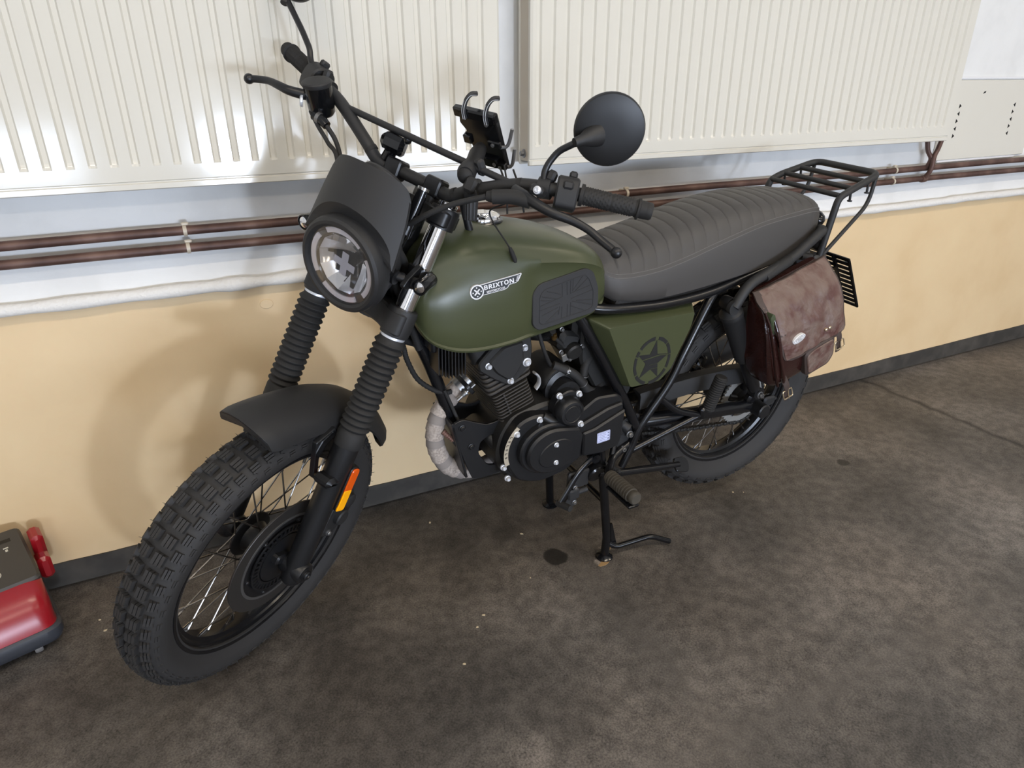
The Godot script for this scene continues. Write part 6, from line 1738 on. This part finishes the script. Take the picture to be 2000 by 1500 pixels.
func saddlebag() -> void:
	var B := Basis(Vector3(0.99943, 0, -0.03366), Vector3(0.00246, 0.99732, 0.07308), Vector3(0.03356, -0.07312, 0.99676)).orthonormalized()
	var at := Transform3D(B, Vector3(1.357, 0.001, -1.381)) * Transform3D(Basis(Vector3(0.956, 0.292, 0), Vector3(-0.292, 0.956, 0), Vector3.BACK), Vector3(-0.045, 0.772, 0.0))
	# x along the bag, -y down its face, z outwards
	var g := thing("saddlebag", "worn brown leather satchel with a silver oval badge hanging from the rail below the seat", "bag", at)
	var b := MB.new()
	var rings: Array = []
	var secs := [[0.0, -0.100, 0.100, 0.138, 0.156], [0.012, -0.112, 0.108, 0.136, 0.170], [0.045, -0.122, 0.112, 0.135, 0.204], [0.10, -0.132, 0.112, 0.132, 0.226], [0.15, -0.138, 0.108, 0.130, 0.234], [0.20, -0.138, 0.100, 0.130, 0.236], [0.24, -0.128, 0.085, 0.131, 0.230], [0.262, -0.112, 0.066, 0.136, 0.218], [0.270, -0.09, 0.045, 0.15, 0.20]]
	for s in secs:
		var cx: float = (s[1] + s[2]) * 0.5; var hx: float = (s[2] - s[1]) * 0.5; var cz: float = (s[3] + s[4]) * 0.5; var hz: float = (s[4] - s[3]) * 0.5
		var r := PackedVector3Array()
		for k in 40:
			var a := TAU * k / 40.0
			var c := cos(a); var q := sin(a)
			var fold := 1.0 - (0.05 if absf(q) < 0.35 and c < 0 else 0.0) * sin(PI * clampf(s[0] / 0.27, 0, 1))
			r.append(Vector3(cx + hx * signf(c) * pow(absf(c), 0.42) * fold, -s[0], cz + hz * signf(q) * pow(absf(q), 0.42)))
		rings.append(r)
	var fine: Array = []
	for i in rings.size() - 1:
		for k in 4:
			var r := PackedVector3Array()
			for j in 40: r.append((rings[i][j] as Vector3).cubic_interpolate(rings[i + 1][j], rings[maxi(i - 1, 0)][j], rings[mini(i + 2, rings.size() - 1)][j], k / 4.0))
			fine.append(r)
	fine.append(rings[rings.size() - 1])
	b.grid(fine, true, false, 60.0); put("body", b, M.leather_dark, g)
	# flap: a bent sheet with rounded corners
	var fz := func(w: float) -> float:
		for i in secs.size() - 1:
			if w <= secs[i + 1][0]: return lerpf(secs[i][4], secs[i + 1][4], (w - secs[i][0]) / (secs[i + 1][0] - secs[i][0]))
		return 0.236
	var wob := noise(91, 9.0, 2)
	var sheet := func(u0: float, u1: float, W0: float, W1: float, lift: float, thick: float, cor: float, inset: float) -> MB:
		var m := MB.new()
		var rr: Array = []
		var R := 22; var N := 24
		for i in R + 1:
			var w := lerpf(W0, W1 - inset, i / float(R))
			var cut := 0.0
			var left := W1 - w
			if left < cor: cut = cor - sqrt(maxf(0.0, cor * cor - pow(cor - left, 2.0)))
			var tl := clampf((w - W0) / (W1 - W0), 0.0, 1.0)
			var a := lerpf(u0, u0 + 0.028, pow(tl, 1.2)) + cut + inset; var e := u1 - 0.012 * tl - cut - inset
			if w < 0.02: a += (0.02 - w) * 0.5
			var r := PackedVector3Array()
			for side in 2:
				for j in N + 1:
					var q := j if side == 0 else N - j
					var u := lerpf(a, e, q / float(N))
					var ed := absf(q / float(N) - 0.5) * 2.0
					var z: float = fz.call(w) + lift + 0.006 * wob.get_noise_2d(u * 1.6 + 5.0, w * 1.3) * (1.0 - inset * 10.0) - 0.010 * pow(ed, 6.0) * (0.3 if q > N / 2 else 1.0) * (1.0 - tl) - (thick if side == 1 else 0.0)
					r.append(Vector3(u, -w, z))
			rr.append(r)
		m.grid(rr, true, false, 50.0)
		return m
	put("flap_edge", sheet.call(-0.120, 0.122, 0.0, 0.185, 0.008, 0.004, 0.022, 0.0), M.leather_edge, g)
	put("flap", sheet.call(-0.1235, 0.1255, 0.001, 0.185, 0.0094, 0.003, 0.018, 0.0085), M.leather, g)
	# front pocket below the flap
	b = MB.new(); b.prism(outline([-0.030, -0.188, -0.026, -0.258, 0.050, -0.258, 0.072, -0.236, 0.074, -0.176, 0.0, -0.176], 0.012), Transform3D.IDENTITY, 0.225, 0.248, 0.005); put("pocket", b, M.leather_edge, g)
	b = MB.new(); b.prism(outline([-0.026, -0.192, -0.022, -0.249, 0.044, -0.249, 0.063, -0.232, 0.066, -0.184, 0.0, -0.184], 0.010), Transform3D.IDENTITY, 0.24, 0.2505, 0.002); put("pocket_front", b, M.leather, g)
	# olive lining where the gusset gapes
	b = MB.new(); b.prism(outline([-0.117, -0.050, -0.108, -0.038, -0.101, -0.045, -0.099, -0.105, -0.108, -0.110], 0.004), Transform3D.IDENTITY, 0.19, 0.2215, 0.003); put("lining", b, paint(Color(0.24, 0.28, 0.18), 0.7), g)
	b = MB.new()
	b.tube(spline([Vector3(-0.120, -0.035, 0.205), Vector3(-0.124, -0.07, 0.224), Vector3(-0.128, -0.13, 0.238), Vector3(-0.126, -0.19, 0.242), Vector3(-0.112, -0.245, 0.234)], 6), 0.0055, 10, 0.6)
	b.tube(spline([Vector3(-0.104, -0.045, 0.215), Vector3(-0.105, -0.10, 0.234), Vector3(-0.104, -0.16, 0.240), Vector3(-0.095, -0.225, 0.240), Vector3(-0.085, -0.262, 0.228)], 6), 0.004, 10, 0.6)
	put("gusset_edge", b, M.leather_dark, g)
	# badge, rivets, straps and buckles
	b = MB.new(); b.prism(disk(Vector2.ZERO, 0.0205, 0.0105, 32), Transform3D(Basis(Vector3.BACK, 0.10), Vector3(-0.050, -0.128, 0.0)), 0.236, 0.2455, 0.0008); put("badge", b, M.white, g)
	b = MB.new()
	for q in [[0.017, 0.0082], [0.012, 0.0052]]:
		var o: Array = []
		for k in 28: o.append(Transform3D(Basis(Vector3.BACK, 0.10), Vector3(-0.050, -0.128, 0.2456)) * Vector3(cos(TAU * k / 28.0) * q[0], sin(TAU * k / 28.0) * q[1], 0))
		b.tube(o, 0.0006, 5, 1.0, Vector3.ZERO, true)
	for k in 3: b.box(Transform3D(Basis(Vector3.BACK, 0.10), Vector3(-0.050, -0.128, 0.2455)) * Vector3(0, 0.0025 - 0.0025 * k, 0), Vector3(0.015 - 0.003 * absf(k - 1), 0.001, 0.0006))
	put("badge_relief", b, M.steel, g)
	for x in [0.042, 0.054]:
		b = MB.new(); b.lathe([[0.0, -0.006], [0.0046, -0.006], [0.0046, 0.0], [0.003, 0.0012], [0.0, 0.0014]], along(Vector3(x, -0.147, 0.246), Vector3.BACK), 16); put("rivet", b, M.brass, g)
	for q in [[0.088, -0.190, 0.236], [-0.082, -0.262, 0.226]]:
		var o := Vector3(q[0], q[1], q[2])
		b = MB.new()
		b.tube(spline([o + Vector3(-0.006, 0.03, 0.004), o + Vector3(0, 0.0, 0.010), o + Vector3(0.004, -0.026, 0.006), o + Vector3(0.004, -0.050, 0.004)], 5), 0.0095, 10, 0.28, Vector3.RIGHT); put("strap", b, M.leather_edge, g)
		b = MB.new()
		b.tube(fillet([o + Vector3(-0.013, -0.014, 0.009), o + Vector3(0.017, -0.014, 0.009), o + Vector3(0.019, -0.038, 0.012), o + Vector3(-0.011, -0.038, 0.012)], 0.004, 3, true), 0.0017, 8, 1.0, Vector3.ZERO, true)
		b.rod(o + Vector3(0.003, -0.014, 0.012), o + Vector3(0.004, -0.040, 0.014), 0.0013, 8); put("buckle", b, M.brass, g)

func machine() -> void:
	var g := thing("battery_charger", "red and black wheeled machine with a minus sign on its panel, left by the wall", "charger", Transform3D(Basis(Vector3.UP, 0.31), Vector3(-0.647, -0.02, -1.565)))
	var rr := func(x0: float, x1: float, z0: float, z1: float, y: float, c: float) -> PackedVector3Array:
		var o: Array = fillet([Vector3(x0, y, z0), Vector3(x1, y, z0), Vector3(x1, y, z1), Vector3(x0, y, z1)], c, 5, true)
		var p := PackedVector3Array()
		for q in o: p.append(q)
		return p
	var b := MB.new()
	b.grid([rr.call(-0.26, 0.186, -0.13, 0.088, 0.030, 0.03), rr.call(-0.27, 0.204, -0.135, 0.108, 0.045, 0.035), rr.call(-0.275, 0.209, -0.135, 0.114, 0.060, 0.035), rr.call(-0.275, 0.209, -0.135, 0.114, 0.080, 0.035), rr.call(-0.27, 0.204, -0.135, 0.109, 0.086, 0.035)], true, false, 40.0)
	put("bumper", b, M.bumper, g)
	b = MB.new()
	b.grid([rr.call(-0.268, 0.202, -0.13, 0.108, 0.084, 0.035), rr.call(-0.268, 0.200, -0.13, 0.106, 0.094, 0.036), rr.call(-0.262, 0.202, -0.128, 0.098, 0.122, 0.04), rr.call(-0.255, 0.202, -0.126, 0.084, 0.148, 0.04), rr.call(-0.245, 0.202, -0.122, 0.064, 0.168, 0.04), rr.call(-0.235, 0.202, -0.120, 0.040, 0.180, 0.04)], true, false, 50.0)
	put("shell", b, M.red, g)
	b = MB.new()
	var pb := Basis(Vector3.RIGHT, 0.33)
	var po := Vector3(-0.035, 0.204, -0.040)
	b.prism(outline([-0.20, -0.085, 0.238, -0.085, 0.234, 0.088, -0.20, 0.088], 0.016), Transform3D(pb * Basis(Vector3.RIGHT, -PI / 2), po), -0.022, 0.008, 0.006); put("panel", b, M.dark_panel, g)
	b = MB.new(); b.box(po + pb * Vector3(0.01, 0.0065, -0.052), Vector3(0.40, 0.004, 0.010), 0.0, pb); put("panel_groove", b, M.gloss, g)
	var ink := paint(Color(0.78, 0.76, 0.70), 0.6)
	b = MB.new()
	var o := po + pb * Vector3(0.150, 0.0086, 0.040)
	var ring: Array = []
	for k in 28: ring.append(o + pb * Vector3(cos(TAU * k / 28.0) * 0.020, 0, sin(TAU * k / 28.0) * 0.0135))
	b.tube(ring, 0.0011, 6, 1.0, Vector3.ZERO, true); b.box(o, Vector3(0.024, 0.0012, 0.0022), 0.0, pb)
	for k in 5:
		var q := po + pb * Vector3(0.196 - 0.022 * k, 0.0086, -0.030)
		b.box(q, Vector3(0.010, 0.001, 0.003), 0.0, pb); b.box(q + pb * Vector3(0, 0, 0.008), Vector3(0.005, 0.001, 0.006), 0.0, pb)
	ring = []
	for k in 24: ring.append(po + pb * Vector3(0.140 + cos(TAU * k / 24.0) * 0.018, 0.0086, -0.072 + sin(TAU * k / 24.0) * 0.008))
	b.tube(ring, 0.0011, 6, 1.0, Vector3.ZERO, true)
	put("panel_marks", b, ink, g)
	b = MB.new(); b.box(Vector3(0.222, 0.195, -0.085), Vector3(0.026, 0.075, 0.05), 0.008, Basis(Vector3.RIGHT, 0.2)); put("handle_post", b, M.red, g)
	b = MB.new(); b.box(Vector3(0.220, 0.150, -0.055), Vector3(0.028, 0.06, 0.05), 0.008); put("handle_post", b, M.red, g)
	b = MB.new()
	b.rod(Vector3(0.15, 0.040, 0.075), Vector3(0.15, 0.06, 0.075), 0.018, 14); put("castor_mount", b, M.bumper, g)
	for p in [Vector3(0.15, 0.0352, 0.085), Vector3(0.15, 0.0352, -0.1), Vector3(-0.22, 0.0352, 0.085), Vector3(-0.22, 0.0352, -0.1)]:
		b = MB.new(); b.lathe([[0.0, -0.008], [0.013, -0.008], [0.015, -0.005], [0.015, 0.005], [0.013, 0.008], [0.0, 0.008]], along(p, Vector3.RIGHT), 20); put("castor", b, paint(Color(0.45, 0.44, 0.43), 0.6), g)

func litter() -> void:
	var fm := paint(Color(0.80, 0.74, 0.62), 0.8)
	var rng := RandomNumberGenerator.new(); rng.seed = 5
	var spots := [Vector2(-0.345, -1.535), Vector2(-0.325, -1.55), Vector2(-0.305, -1.545), Vector2(-0.30, -1.56), Vector2(-0.36, -1.58), Vector2(0.50, -1.60), Vector2(0.655, -1.25), Vector2(0.49, -1.18), Vector2(0.46, -1.15), Vector2(0.72, -1.43), Vector2(0.39, -1.06), Vector2(1.42, -1.325), Vector2(1.45, -1.31)]
	for s in spots:
		var o: Array = []
		var r := rng.randf_range(0.002, 0.0055)
		for k in 6: o.append(Vector2(cos(TAU * k / 6.0), sin(TAU * k / 6.0) * 0.7) * r * rng.randf_range(0.6, 1.2))
		var b := MB.new(); b.prism(p2(o), Transform3D(Basis(Vector3.RIGHT, -PI / 2), Vector3.ZERO), 0.0, 0.0012)
		var m := put("paint_flake", b, fm); m.position = Vector3(s.x, 0.0, s.y); m.rotation.y = rng.randf() * TAU
		tag(m, "tiny pale flake of paint lying on the dark floor", "flake", "pale flakes scattered on the floor")
	var lf := paint(Color(0.62, 0.50, 0.34), 0.8)
	for q in [[Vector2(0.862, -1.215), 0.018, "flat scrap of dry leaf in front of the left foot of the centre stand"], [Vector2(0.905, -1.262), 0.015, "small dry leaf scrap just right of the left foot of the centre stand"]]:
		var o: Array = []
		for k in 9: o.append(Vector2(cos(TAU * k / 9.0) * 1.3, sin(TAU * k / 9.0) * 0.55) * q[1] * rng.randf_range(0.65, 1.1))
		var b := MB.new(); b.prism(p2(o), Transform3D(Basis(Vector3.RIGHT, -PI / 2), Vector3.ZERO), 0.0, 0.001)
		var m := put("leaf_scrap", b, lf); m.position = Vector3(q[0].x, 0.0, q[0].y); m.rotation.y = 0.3
		tag(m, q[2], "leaf")
